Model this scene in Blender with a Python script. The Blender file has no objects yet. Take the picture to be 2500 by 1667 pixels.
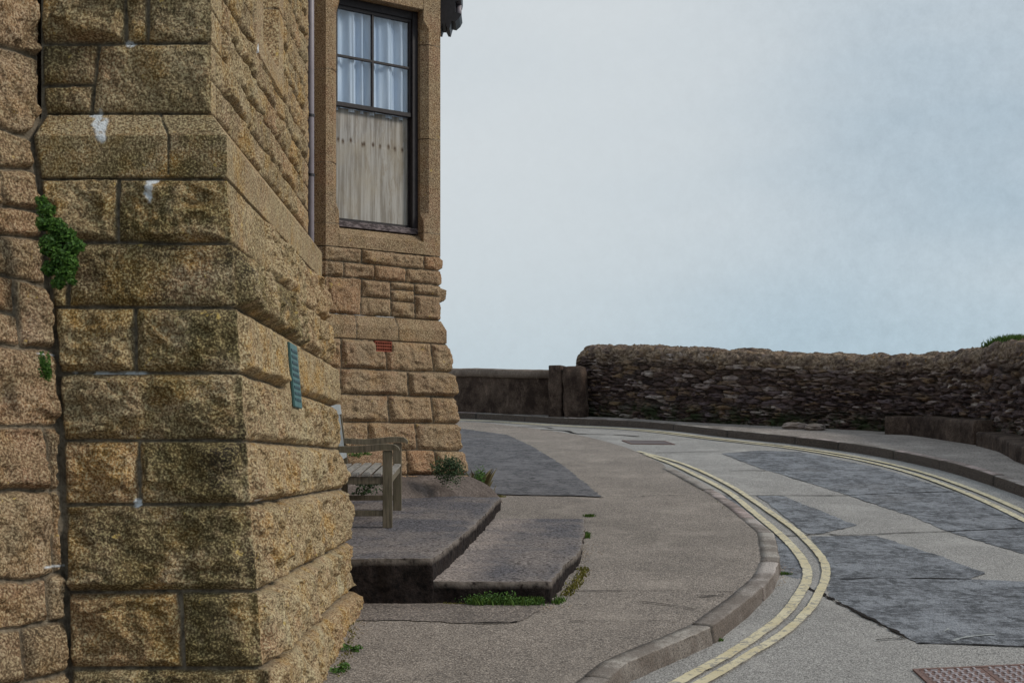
import bpy, bmesh, math, random
import numpy as np
from mathutils import Vector

random.seed(7)
sc = bpy.context.scene

# ------------------------------------------------------------------ camera
F = 3500.0            # focal length in photo pixels (photo 2500 x 1667)
HY = 1130.0           # eye level row
EYE = 1.6
cam_d = bpy.data.cameras.new("camera")
cam = bpy.data.objects.new("camera", cam_d)
sc.collection.objects.link(cam)
cam.location = (0, 0, EYE)
cam.rotation_euler = (math.radians(90), 0, 0)
cam_d.sensor_fit = 'HORIZONTAL'
cam_d.sensor_width = 36.0
cam_d.lens = 36.0 * F / 2500.0
cam_d.shift_y = (HY - 833.5) / 2500.0      # rise of the lens, verticals stay upright
cam_d.clip_start = 0.1
cam_d.clip_end = 20000
sc.camera = cam

# ------------------------------------------------------------------ light
SUN = Vector((0.82, -0.17, 0.60)).normalized()
w = bpy.data.worlds.new("World"); sc.world = w; w.use_nodes = True
nt = w.node_tree; N = nt.nodes; L = nt.links
N.clear()
out = N.new('ShaderNodeOutputWorld'); bg = N.new('ShaderNodeBackground')
sky = N.new('ShaderNodeTexSky'); sky.sky_type = 'NISHITA'; sky.sun_disc = False
sky.sun_elevation = math.asin(SUN.z); sky.sun_rotation = math.atan2(SUN.x, SUN.y)
bg.inputs['Strength'].default_value = 0.10
tc = N.new('ShaderNodeTexCoord')
mp = N.new('ShaderNodeMapping'); mp.inputs['Scale'].default_value = (1.0, 1.0, 3.2)
mp.inputs['Rotation'].default_value = (0.0, 0.35, 0.0)
L.new(tc.outputs['Generated'], mp.inputs['Vector'])
nz = N.new('ShaderNodeTexNoise'); nz.inputs['Scale'].default_value = 2.6
nz.inputs['Detail'].default_value = 3.0; nz.inputs['Roughness'].default_value = 0.42
L.new(mp.outputs['Vector'], nz.inputs['Vector'])
rp = N.new('ShaderNodeValToRGB')
rp.color_ramp.elements[0].position = 0.30; rp.color_ramp.elements[0].color = (3.25, 4.05, 4.65, 1)
rp.color_ramp.elements[1].position = 0.68; rp.color_ramp.elements[1].color = (4.95, 5.35, 5.6, 1)
L.new(nz.outputs['Fac'], rp.inputs['Fac'])
# broad bright bank of cloud, whiter above the street
dotn = N.new('ShaderNodeVectorMath'); dotn.operation = 'DOT_PRODUCT'
nrm = N.new('ShaderNodeVectorMath'); nrm.operation = 'NORMALIZE'
L.new(tc.outputs['Generated'], nrm.inputs[0]); L.new(nrm.outputs['Vector'], dotn.inputs[0])
dotn.inputs[1].default_value = Vector((-0.03, 0.955, 0.27)).normalized()
mr = N.new('ShaderNodeMapRange'); mr.interpolation_type = 'SMOOTHSTEP'
mr.inputs['From Min'].default_value = 0.955; mr.inputs['From Max'].default_value = 1.0
mr.inputs['To Min'].default_value = 0.0; mr.inputs['To Max'].default_value = 0.75
L.new(dotn.outputs['Value'], mr.inputs['Value'])
mxb = N.new('ShaderNodeMix'); mxb.data_type = 'RGBA'
mxb.inputs['B'].default_value = (5.55, 5.85, 5.95, 1)
L.new(mr.outputs['Result'], mxb.inputs['Factor'])
# bluer, thinner cloud low over the sea, and fine mottling of the cloud sheet
sepz = N.new('ShaderNodeSeparateXYZ'); L.new(nrm.outputs['Vector'], sepz.inputs[0])
lo = N.new('ShaderNodeMapRange'); lo.interpolation_type = 'SMOOTHSTEP'
lo.inputs['From Min'].default_value = 0.05; lo.inputs['From Max'].default_value = 0.21
lo.inputs['To Min'].default_value = 0.75; lo.inputs['To Max'].default_value = 0.0
L.new(sepz.outputs['Z'], lo.inputs['Value'])
mlo = N.new('ShaderNodeMix'); mlo.data_type = 'RGBA'; mlo.inputs['B'].default_value = (3.15, 4.2, 4.95, 1)
L.new(lo.outputs['Result'], mlo.inputs['Factor']); L.new(rp.outputs['Color'], mlo.inputs['A'])
fn = N.new('ShaderNodeTexNoise'); fn.inputs['Scale'].default_value = 90.0; fn.inputs['Detail'].default_value = 6.0; fn.inputs['Roughness'].default_value = 0.8
L.new(tc.outputs['Generated'], fn.inputs['Vector'])
fr_ = N.new('ShaderNodeMapRange'); fr_.inputs['From Min'].default_value = 0.3; fr_.inputs['From Max'].default_value = 0.7
fr_.inputs['To Min'].default_value = 0.93; fr_.inputs['To Max'].default_value = 1.07
L.new(fn.outputs['Fac'], fr_.inputs['Value'])
mot = N.new('ShaderNodeMix'); mot.data_type = 'RGBA'; mot.blend_type = 'MULTIPLY'; mot.inputs['Factor'].default_value = 1.0
L.new(mlo.outputs['Result'], mot.inputs['A']); L.new(fr_.outputs['Result'], mot.inputs['B'])
L.new(mot.outputs['Result'], mxb.inputs['A'])
mx = N.new('ShaderNodeMix'); mx.data_type = 'RGBA'; mx.inputs['Factor'].default_value = 0.93
L.new(sky.outputs['Color'], mx.inputs['A']); L.new(mxb.outputs['Result'], mx.inputs['B'])
L.new(mx.outputs['Result'], bg.inputs['Color']); L.new(bg.outputs[0], out.inputs[0])

sd = bpy.data.lights.new("sun", 'SUN'); so = bpy.data.objects.new("sun", sd)
sc.collection.objects.link(so)
sd.energy = 1.5; sd.angle = math.radians(13); sd.color = (1.0, 0.93, 0.82)
so.rotation_euler = (-SUN).to_track_quat('-Z', 'Y').to_euler()

sc.view_settings.view_transform = 'Standard'
sc.view_settings.look = 'None'
sc.view_settings.gamma = 1.0
sc.view_settings.exposure = 0.32
sc.view_settings.use_curve_mapping = False
sc.render.engine = 'CYCLES'

# ------------------------------------------------------------------ helpers
def sstep(a, b, x):
    t = np.clip((x - a) / (b - a + 1e-12), 0, 1)
    return t * t * (3 - 2 * t)

_tabs = {}
def vnoise(x, y, seed=0):
    if seed not in _tabs:
        _tabs[seed] = np.random.RandomState(seed + 11).rand(256, 256)
    T = _tabs[seed]
    xi = np.floor(x).astype(np.int64); yi = np.floor(y).astype(np.int64)
    fx = x - xi; fy = y - yi
    fx = fx * fx * fx * (fx * (fx * 6 - 15) + 10); fy = fy * fy * fy * (fy * (fy * 6 - 15) + 10)
    a = T[yi % 256, xi % 256]; b = T[yi % 256, (xi + 1) % 256]
    c = T[(yi + 1) % 256, xi % 256]; d = T[(yi + 1) % 256, (xi + 1) % 256]
    return (a * (1 - fx) + b * fx) * (1 - fy) + (c * (1 - fx) + d * fx) * fy

def fbm(x, y, octv=5, seed=0, gain=0.5):
    s = np.zeros_like(x, dtype=float); a = 1.0; t = 0.0
    for i in range(octv):
        s += a * (vnoise(x * 2 ** i + 17.3 * i, y * 2 ** i - 9.1 * i, seed + i) - 0.5)
        t += a; a *= gain
    return 2 * s / t          # about -1..1

def ridged(x, y, octv=4, seed=0, gain=0.55):
    s = np.zeros_like(x, dtype=float); a = 1.0; t = 0.0
    for i in range(octv):
        n = vnoise(x * 2 ** i + 7.3 * i, y * 2 ** i + 3.1 * i, seed + i)
        s += a * (1 - np.abs(2 * n - 1) * 2)
        t += a; a *= gain
    return s / t

def worley(x, y, seed=0, jit=1.0, pw=2.0):
    rs = np.random.RandomState(seed)
    jx = rs.rand(256, 256); jy = rs.rand(256, 256); idt = rs.rand(256, 256)
    xi = np.floor(x).astype(np.int64); yi = np.floor(y).astype(np.int64)
    f1 = np.full(x.shape, 9.0); f2 = np.full(x.shape, 9.0); idd = np.zeros(x.shape)
    for oy in (-1, 0, 1):
        for ox in (-2, -1, 0, 1):
            cx = xi + ox; cy = yi + oy
            px = cx + .5 + (jx[cy % 256, cx % 256] - .5) * jit + .5 * (cy % 2); py = cy + .5 + (jy[cy % 256, cx % 256] - .5) * jit * .8
            d = (np.abs(px - x) ** pw + np.abs(py - y) ** pw) ** (1 / pw)
            nearer = d < f1
            f2 = np.where(nearer, f1, np.minimum(f2, d))
            idd = np.where(nearer, idt[cy % 256, cx % 256], idd)
            f1 = np.where(nearer, d, f1)
    return f1, f2, idd

def link(o, parent=None):
    sc.collection.objects.link(o)
    if parent is not None:
        o.parent = parent
    return o

def tag(o, label=None, cat=None, group=None, kind=None):
    if label: o["label"] = label
    if cat: o["category"] = cat
    if group: o["group"] = group
    if kind: o["kind"] = kind
    return o

def empty(name, loc, label, cat, group=None):
    o = bpy.data.objects.new(name, None); o.location = loc
    link(o); tag(o, label, cat, group)
    bpy.context.view_layer.update()
    return o

def child(name, me, mat, parent, label=None):
    """a mesh given in world coordinates, hung under an Empty or part"""
    o = bpy.data.objects.new(name, me)
    if mat is not None:
        me.materials.clear(); me.materials.append(mat)
    link(o)
    if parent is not None:
        o.parent = parent
        o.matrix_parent_inverse = wm(parent).inverted()
    if label: o["label"] = label
    return o

def wm(o):
    from mathutils import Matrix
    if o.parent is None:
        return Matrix.LocRotScale(o.location, o.rotation_euler, o.scale)
    return wm(o.parent) @ o.matrix_parent_inverse @ Matrix.LocRotScale(o.location, o.rotation_euler, o.scale)

def grid_mesh(name, P, col=None, smooth=True, flip=False):
    """P: (rows, cols, 3)"""
    r, c = P.shape[:2]
    me = bpy.data.meshes.new(name)
    me.vertices.add(r * c)
    me.vertices.foreach_set('co', P.reshape(-1).astype(np.float32))
    idx = np.arange(r * c).reshape(r, c)
    q = np.stack([idx[:-1, :-1], idx[:-1, 1:], idx[1:, 1:], idx[1:, :-1]], -1).reshape(-1, 4)
    if flip: q = q[:, ::-1]
    n = len(q)
    me.loops.add(n * 4); me.loops.foreach_set('vertex_index', q.reshape(-1).astype(np.int32))
    me.polygons.add(n)
    me.polygons.foreach_set('loop_start', (np.arange(n) * 4).astype(np.int32))
    me.polygons.foreach_set('loop_total', np.full(n, 4, dtype=np.int32))
    me.polygons.foreach_set('use_smooth', np.full(n, smooth, dtype=bool))
    me.update(calc_edges=True)
    if col is not None:
        a = me.color_attributes.new('tint', 'FLOAT_COLOR', 'POINT')
        a.data.foreach_set('color', col.reshape(-1).astype(np.float32))
    return me

def bm_mesh(name, bm, smooth=False):
    me = bpy.data.meshes.new(name)
    bmesh.ops.recalc_face_normals(bm, faces=bm.faces[:])
    bm.to_mesh(me); bm.free()
    if smooth:
        me.polygons.foreach_set('use_smooth', [True] * len(me.polygons))
    return me

def box(bm, x0, x1, y0, y1, z0, z1, M=None, bev=0.0):
    t = bmesh.new()
    vs = [t.verts.new(v) for v in ((x0,y0,z0),(x1,y0,z0),(x1,y1,z0),(x0,y1,z0),(x0,y0,z1),(x1,y0,z1),(x1,y1,z1),(x0,y1,z1))]
    for f in ((0,3,2,1),(4,5,6,7),(0,1,5,4),(1,2,6,5),(2,3,7,6),(3,0,4,7)):
        t.faces.new([vs[i] for i in f])
    if bev > 0:
        bmesh.ops.bevel(t, geom=t.edges[:], offset=bev, segments=2, affect='EDGES')
    if M is not None:
        for v in t.verts: v.co = M(v.co)
    tm = bpy.data.meshes.new('tmp'); t.to_mesh(tm); t.free()
    bm.from_mesh(tm); bpy.data.meshes.remove(tm)

def tube(bm, pts, r, seg=10, cap=True):
    rings = []
    n = len(pts)
    for i, p in enumerate(pts):
        p = Vector(p)
        d = (Vector(pts[min(i + 1, n - 1)]) - Vector(pts[max(i - 1, 0)])).normalized()
        a = d.orthogonal().normalized() if i == 0 else (a0 - d * a0.dot(d)).normalized()
        a0 = a
        b = d.cross(a)
        rr = r[i] if hasattr(r, '__len__') else r
        rings.append([bm.verts.new(p + (a * math.cos(2*math.pi*k/seg) + b * math.sin(2*math.pi*k/seg)) * rr) for k in range(seg)])
    for i in range(n - 1):
        for k in range(seg):
            bm.faces.new((rings[i][k], rings[i][(k+1) % seg], rings[i+1][(k+1) % seg], rings[i+1][k]))
    if cap:
        bm.faces.new(rings[0][::-1]); bm.faces.new(rings[-1])

def catmull(pts, step=0.06):
    pts = [np.array(p, float) for p in pts]
    P = [2 * pts[0] - pts[1]] + pts + [2 * pts[-1] - pts[-2]]
    res = []
    for i in range(1, len(P) - 2):
        a, b, c, d = P[i-1], P[i], P[i+1], P[i+2]
        n = max(2, int(np.linalg.norm(c - b) / step))
        for k in range(n):
            t = k / n
            res.append(0.5 * ((2*b) + (-a + c)*t + (2*a - 5*b + 4*c - d)*t*t + (-a + 3*b - 3*c + d)*t**3))
    res.append(pts[-1])
    return np.array(res)

def normals2(p):
    """unit vectors to the right-hand side of the path"""
    t = np.gradient(p, axis=0); t /= np.linalg.norm(t, axis=1)[:, None] + 1e-9
    return np.stack([t[:, 1], -t[:, 0]], 1)

# ------------------------------------------------------------------ ground shape
SL = 0.09
def drop(y):                    # how far the carriageway lies below the pavement
    return 0.085 * (1 - sstep(11.5, 17.0, np.asarray(y, float)))
def zpave(x, y): return SL * np.asarray(y, float) + 0.004
def zroad(x, y): return SL * np.asarray(y, float) - drop(y)
def zfar(x, y): return zroad(x, y) + 0.115
def at(px, py, h=0.0):
    """photo pixel -> point on the sloping pavement plane raised by h"""
    D = (EYE - h) / ((py - HY) / F + SL)
    return ((px - 1250) / F * D, D)
def atr(px, py):
    h = 0.0
    for _ in range(12):
        D = (EYE - h) / ((py - HY) / F + SL); h = -float(drop(D))
    return ((px - 1250) / F * D, D)

# ------------------------------------------------------------------ materials
def mat(name):
    m = bpy.data.materials.new(name); m.use_nodes = True
    nt = m.node_tree
    b = nt.nodes['Principled BSDF']
    return m, nt, nt.nodes, nt.links, b

class NT:
    def __init__(s, nt): s.nt = nt; s.n = nt.nodes; s.l = nt.links
    def coord(s, scale=(1,1,1)):
        t = s.n.new('ShaderNodeTexCoord'); m = s.n.new('ShaderNodeMapping')
        m.inputs['Scale'].default_value = scale
        s.l.new(t.outputs['Object'], m.inputs['Vector']); return m.outputs['Vector']
    def noise(s, scale, detail=4, rough=0.55, vec=None, dist=0.0):
        t = s.n.new('ShaderNodeTexNoise'); t.inputs['Scale'].default_value = scale
        t.inputs['Detail'].default_value = detail; t.inputs['Roughness'].default_value = rough
        t.inputs['Distortion'].default_value = dist
        s.l.new(vec if vec is not None else s.coord(), t.inputs['Vector']); return t.outputs['Fac']
    def vor(s, scale, vec=None, out='Distance', feature='F1'):
        t = s.n.new('ShaderNodeTexVoronoi'); t.feature = feature; t.inputs['Scale'].default_value = scale
        s.l.new(vec if vec is not None else s.coord(), t.inputs['Vector']); return t.outputs[out]
    def ramp(s, fac, stops, const=False):
        r = s.n.new('ShaderNodeValToRGB'); cr = r.color_ramp
        if const: cr.interpolation = 'CONSTANT'
        while len(cr.elements) < len(stops): cr.elements.new(0.5)
        for e, (p, c) in zip(cr.elements, stops):
            e.position = p; e.color = (c, c, c, 1) if not hasattr(c, '__len__') else (*c, 1)
        s.l.new(fac, r.inputs['Fac']); return r.outputs['Color']
    def mix(s, fac, a, b, mode='MIX'):
        m = s.n.new('ShaderNodeMix'); m.data_type = 'RGBA'; m.blend_type = mode
        for sock, v in (('Factor', fac), ('A', a), ('B', b)):
            if isinstance(v, (int, float)): m.inputs[sock].default_value = v if sock == 'Factor' else (v, v, v, 1)
            elif isinstance(v, tuple): m.inputs[sock].default_value = (*v, 1)
            else: s.l.new(v, m.inputs[sock])
        return m.outputs['Result']
    def math(s, op, a, b=None, clamp=False):
        m = s.n.new('ShaderNodeMath'); m.operation = op; m.use_clamp = clamp
        for i, v in enumerate((a, b)):
            if v is None: continue
            if isinstance(v, (int, float)): m.inputs[i].default_value = v
            else: s.l.new(v, m.inputs[i])
        return m.outputs[0]
    def bump(s, h, strength, dist, prev=None):
        b = s.n.new('ShaderNodeBump'); b.inputs['Strength'].default_value = strength
        b.inputs['Distance'].default_value = dist; s.l.new(h, b.inputs['Height'])
        if prev is not None: s.l.new(prev, b.inputs['Normal'])
        return b.outputs['Normal']
    def attr(s, name='tint'):
        a = s.n.new('ShaderNodeAttribute'); a.attribute_name = name
        sp = s.n.new('ShaderNodeSeparateColor'); s.l.new(a.outputs['Color'], sp.inputs[0])
        return sp.outputs[0], sp.outputs[1], sp.outputs[2], a.outputs['Alpha']

def granite(name, grain=1.0, mul=(1.2, 1.2, 1.2), algae=1.0, gold=0.4):
    """tint: R = which stone, G = mortar, B = algae, A = limewash / white mortar smear"""
    m, nt, n, l, b = mat(name); s = NT(nt)
    R, G, B, A = s.attr()
    base = s.ramp(R, [(0.0, (0.26, 0.195, 0.135)), (0.28, (0.37, 0.29, 0.20)), (0.5, (0.43, 0.335, 0.215)),
                      (0.72, (0.40, 0.275, 0.18)), (0.88, (0.45, 0.25, 0.13)), (1.0, (0.50, 0.43, 0.31))])
    big = s.noise(7.0, 3, 0.6)
    base = s.mix(s.ramp(big, [(0.30, 0.0), (0.72, 0.75)]), base, (0.34, 0.225, 0.135))
    base = s.mix(s.ramp(s.noise(3.0, 5, 0.7), [(0.50, 0.0), (0.68, 0.6)]), base, (0.36, 0.20, 0.13))
    # ochre iron stains
    och = s.ramp(s.noise(4.2, 5, 0.68), [(0.50, 0.0), (0.66, gold)])
    base = s.mix(och, base, (0.46, 0.255, 0.065))
    # crystals
    g1 = s.noise(92 * grain, 3.0, 0.6)
    g2 = s.noise(230 * grain, 1.0, 0.5)
    dark = s.ramp(g1, [(0.40, 1.0), (0.485, 0.0)])
    lite = s.ramp(g1, [(0.525, 0.0), (0.60, 1.0)])
    base = s.mix(s.math('MULTIPLY', dark, 0.72), base, (0.050, 0.034, 0.022))
    base = s.mix(s.math('MULTIPLY', lite, 0.62), base, (0.66, 0.59, 0.44))
    spk = s.ramp(g2, [(0.34, 1.0), (0.40, 0.0)])
    base = s.mix(s.math('MULTIPLY', spk, 0.6), base, (0.04, 0.03, 0.025))
    base = s.mix(1.0, base, mul, 'MULTIPLY')
    # algae and soot
    an = s.ramp(s.noise(4.5, 6, 0.7), [(0.38, 0.0), (0.52, 1.0)])
    af = s.math('MULTIPLY', s.math('MULTIPLY', B, an), algae * 0.85, clamp=True)
    base = s.mix(af, base, s.mix(lite, (0.058, 0.045, 0.014), (0.29, 0.235, 0.095)))
    soot = s.math('MULTIPLY', s.ramp(s.noise(3.1, 6, 0.72), [(0.53, 0.0), (0.66, 1.0)]), s.ramp(g1, [(0.42, 0.9), (0.60, 0.25)]))
    base = s.mix(s.math('MULTIPLY', soot, s.math('ADD', B, 0.15, True)), base, (0.028, 0.022, 0.016))
    # lichen specks
    li = s.ramp(s.noise(16, 4, 0.7), [(0.655, 0.0), (0.70, 0.8)])
    base = s.mix(li, base, (0.50, 0.36, 0.11))
    # mortar
    mn = s.ramp(s.noise(30, 3, 0.6), [(0.3, (0.075, 0.060, 0.044)), (0.7, (0.27, 0.225, 0.165))])
    base = s.mix(G, base, mn)
    wf = s.math('MULTIPLY', A, s.ramp(s.noise(26, 4, 0.75), [(0.34, 0.0), (0.46, 1.0)]))
    base = s.mix(wf, base, (0.70, 0.73, 0.76))
    l.new(base, b.inputs['Base Color'])
    b.inputs['Roughness'].default_value = 0.88
    b.inputs['Specular IOR Level'].default_value = 0.25
    nn = s.bump(g1, 0.7, 0.008 / grain)
    nn = s.bump(s.noise(38 * grain, 4, 0.65), 0.8, 0.016 / grain, nn)
    l.new(nn, b.inputs['Normal'])
    return m

def ground_mat(name, c0, c1, scale=60, rough=0.85, bumpd=0.006, stone=None, stain=(0.04, 0.035, 0.03), stain_amt=0.5, spec=0.3, streak=0.4):
    m, nt, n, l, b = mat(name); s = NT(nt)
    v = s.coord()
    fine = s.vor(scale * 1.4, v)
    agg = s.noise(scale, 3, 0.7, v)
    col = s.mix(s.ramp(agg, [(0.36, 0.0), (0.64, 1.0)]), c0, c1)
    vc = s.vor(scale * 1.9, v, out='Color')
    sp = NT(nt); sc_ = n.new('ShaderNodeSeparateColor'); l.new(vc, sc_.inputs[0])
    if stone:
        col = s.mix(s.ramp(sc_.outputs[0], [(0.72, 0.0), (0.80, 0.85)]), col, stone)
    col = s.mix(s.ramp(sc_.outputs[1], [(0.0, 0.9), (0.30, 0.0)]), col, (c0[0]*0.25, c0[1]*0.25, c0[2]*0.25))
    st = s.ramp(s.noise(1.3, 6, 0.68, s.coord((1, 0.55, 1))), [(0.42, 0.0), (0.72, stain_amt)])
    col = s.mix(st, col, stain)
    lt = s.ramp(s.noise(2.7, 4, 0.6, s.coord((1, 0.7, 1))), [(0.50, 0.0), (0.75, streak)])
    col = s.mix(lt, col, (min(1, c1[0]*1.35), min(1, c1[1]*1.35), min(1, c1[2]*1.33)))
    l.new(col, b.inputs['Base Color'])
    b.inputs['Roughness'].default_value = rough
    b.inputs['Specular IOR Level'].default_value = spec
    nn = s.bump(fine, 0.6, bumpd); nn = s.bump(agg, 0.7, bumpd * 1.6, nn)
    nn = s.bump(s.noise(9, 3, 0.6, v), 0.4, 0.02, nn)
    l.new(nn, b.inputs['Normal'])
    return m

def simple(name, col, rough=0.6, spec=0.4, var=0.25, scale=14, metal=0.0, bumpd=0.002, bs=40):
    m, nt, n, l, b = mat(name); s = NT(nt)
    f = s.ramp(s.noise(scale, 4, 0.6), [(0.3, 0.0), (0.7, 1.0)])
    d = tuple(c * (1 - var) for c in col); u = tuple(min(1, c * (1 + var)) for c in col)
    l.new(s.mix(f, d, u), b.inputs['Base Color'])
    b.inputs['Roughness'].default_value = rough; b.inputs['Metallic'].default_value = metal
    b.inputs['Specular IOR Level'].default_value = spec
    l.new(s.bump(s.noise(bs, 3), 0.5, bumpd), b.inputs['Normal'])
    return m

M_tower = granite("granite_near", 1.2, mul=(1.02, 0.99, 0.86), algae=1.0, gold=0.8)
M_left = granite("granite_rubble", 1.15, mul=(0.92, 0.84, 0.78), algae=0.8, gold=0.35)
M_bay = granite("granite_bay", 1.25, mul=(0.94, 0.86, 0.80), algae=0.6, gold=0.3)

M_pave = ground_mat("pavement_tarmac", (0.150, 0.124, 0.107), (0.335, 0.288, 0.253), 75, stone=(0.52, 0.45, 0.39), stain_amt=0.35)
M_road = ground_mat("road_tarmac", (0.195, 0.183, 0.174), (0.385, 0.365, 0.350), 85, stone=(0.55, 0.53, 0.50), stain=(0.19, 0.18, 0.17), stain_amt=0.35, bumpd=0.004)
def worn_tarmac(name, lo, hi, pale, rough):
    m, nt, n, l, b = mat(name); s = NT(nt); v = s.coord()
    agg = s.noise(65, 3, 0.75, v)
    st = s.noise(3.0, 7, 0.78, s.coord((1, 0.75, 1)))
    c = s.mix(s.ramp(agg, [(0.38, 0.0), (0.60, 1.0)]), lo, hi)
    mid = s.noise(17, 7, 0.8, s.coord((0.8, 1.0, 1)))
    c = s.mix(s.ramp(mid, [(0.43, 0.95), (0.51, 0.0)]), c, (0.016, 0.015, 0.018))
    c = s.mix(s.ramp(mid, [(0.53, 0.0), (0.60, 0.85)]), c, pale)
    c = s.mix(s.math('MULTIPLY', s.ramp(st, [(0.44, 0.0), (0.58, 0.85)]), s.ramp(agg, [(0.34, 0.25), (0.5, 1.0)])), c, pale)
    c = s.mix(s.ramp(s.noise(11, 5, 0.75, s.coord((1, 0.5, 1))), [(0.36, 0.9), (0.46, 0.0)]), c, (0.018, 0.017, 0.020))
    c = s.mix(s.ramp(s.noise(0.9, 3, 0.6), [(0.55, 0.0), (0.75, 0.35)]), c, (0.16, 0.14, 0.125))
    l.new(c, b.inputs['Base Color']); b.inputs['Roughness'].default_value = rough
    b.inputs['Specular IOR Level'].default_value = 0.5
    nn = s.bump(s.vor(90, v), 0.8, 0.010); nn = s.bump(agg, 0.8, 0.014, nn); nn = s.bump(s.noise(9, 4, 0.7, v), 0.5, 0.04, nn)
    l.new(nn, b.inputs['Normal']); return m
M_patch = worn_tarmac("dark_tarmac", (0.040, 0.040, 0.046), (0.165, 0.168, 0.188), (0.30, 0.31, 0.34), 0.55)
M_ppatch = worn_tarmac("dark_pavement_tarmac", (0.045, 0.040, 0.045), (0.14, 0.13, 0.14), (0.19, 0.18, 0.19), 0.7)
M_farpave = ground_mat("far_pavement", (0.22, 0.188, 0.168), (0.42, 0.365, 0.33), 40, stain_amt=0.4)
M_crack = simple("crack_fill", (0.020, 0.016, 0.014), 0.9, 0.1)

M_worn = ground_mat("worn_pavement", (0.095, 0.078, 0.070), (0.26, 0.222, 0.200), 65, stone=(0.45, 0.38, 0.33), stain_amt=0.5)

def kerb_mat():
    m, nt, n, l, b = mat("granite_kerb"); s = NT(nt)
    R, G, B, A = s.attr()
    c = s.ramp(R, [(0.0, (0.30, 0.26, 0.235)), (0.45, (0.42, 0.38, 0.34)), (0.75, (0.50, 0.37, 0.35)), (1.0, (0.46, 0.42, 0.39))])
    g = s.noise(120, 2, 0.6)
    c = s.mix(s.ramp(g, [(0.35, 0.7), (0.47, 0.0)]), c, (0.05, 0.042, 0.036))
    c = s.mix(s.ramp(g, [(0.55, 0.0), (0.66, 0.6)]), c, (0.48, 0.44, 0.39))
    c = s.mix(s.ramp(s.noise(2.2, 6, 0.72), [(0.44, 0.0), (0.56, 0.8)]), c, (0.15, 0.12, 0.10))
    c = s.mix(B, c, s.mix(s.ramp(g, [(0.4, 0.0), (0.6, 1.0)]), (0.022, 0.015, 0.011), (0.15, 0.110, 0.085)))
    c = s.mix(G, c, (0.02, 0.017, 0.014))
    l.new(c, b.inputs['Base Color']); b.inputs['Roughness'].default_value = 0.85
    l.new(s.bump(s.noise(30, 6, 0.7), 0.9, 0.016), b.inputs['Normal'])
    return m
M_kerb = kerb_mat()

def paint_mat():
    m, nt, n, l, b = mat("yellow_paint"); s = NT(nt)
    worn = s.ramp(s.noise(17, 7, 0.82), [(0.525, 0.0), (0.565, 0.95)])
    c = s.mix(s.ramp(s.noise(3, 4, 0.6), [(0.3, 0.0), (0.7, 1.0)]), (0.56, 0.475, 0.285), (0.68, 0.61, 0.43))
    c = s.mix(worn, c, (0.24, 0.225, 0.205))
    c = s.mix(s.ramp(s.noise(90, 3, 0.7), [(0.56, 0.0), (0.68, 0.5)]), c, (0.32, 0.27, 0.17))
    l.new(c, b.inputs['Base Color']); b.inputs['Roughness'].default_value = 0.7
    l.new(s.bump(s.noise(80, 3), 0.5, 0.004), b.inputs['Normal'])
    return m
M_paint = paint_mat()

def slate_mat():
    m, nt, n, l, b = mat("slate_rubble"); s = NT(nt)
    R, G, B, A = s.attr()
    c = s.ramp(R, [(0.0, (0.042, 0.029, 0.030)), (0.3, (0.115, 0.072, 0.060)), (0.55, (0.150, 0.112, 0.118)),
                   (0.75, (0.20, 0.125, 0.068)), (0.92, (0.31, 0.245, 0.235)), (1.0, (0.50, 0.42, 0.37))])
    v = s.coord((1, 1, 6))
    st = s.noise(8, 6, 0.75, v)
    c = s.mix(s.ramp(st, [(0.40, 0.9), (0.52, 0.0)]), c, (0.016, 0.012, 0.012))
    c = s.mix(s.ramp(st, [(0.56, 0.0), (0.72, 0.55)]), c, (0.25, 0.21, 0.175))
    c = s.mix(G, c, s.mix(s.ramp(s.noise(12, 4), [(0.35, 0.0), (0.65, 1.0)]), (0.035, 0.025, 0.020), (0.13, 0.098, 0.072)))
    # lichen crust on the coping
    lich = s.ramp(s.noise(5, 5, 0.7), [(0.35, 0.0), (0.6, 1.0)])
    c = s.mix(s.math('MULTIPLY', B, lich), c, s.mix(s.ramp(s.noise(22, 4, 0.7), [(0.4, 0.0), (0.62, 1.0)]), (0.13, 0.088, 0.055), (0.38, 0.285, 0.205)))
    c = s.mix(s.math('MULTIPLY', B, s.ramp(s.noise(7.5, 3, 0.6), [(0.66, 0.0), (0.70, 0.8)])), c, (0.33, 0.17, 0.035))
    c = s.mix(s.math('MULTIPLY', A, s.ramp(s.noise(3.2, 4, 0.7), [(0.42, 0.0), (0.6, 1.0)])), c, (0.038, 0.05, 0.022))
    l.new(c, b.inputs['Base Color']); b.inputs['Roughness'].default_value = 0.85
    b.inputs['Specular IOR Level'].default_value = 0.1
    nn = s.bump(st, 0.7, 0.03); nn = s.bump(s.noise(40, 4, 0.7), 0.5, 0.012, nn)
    l.new(nn, b.inputs['Normal'])
    return m
M_slate = slate_mat()

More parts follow.
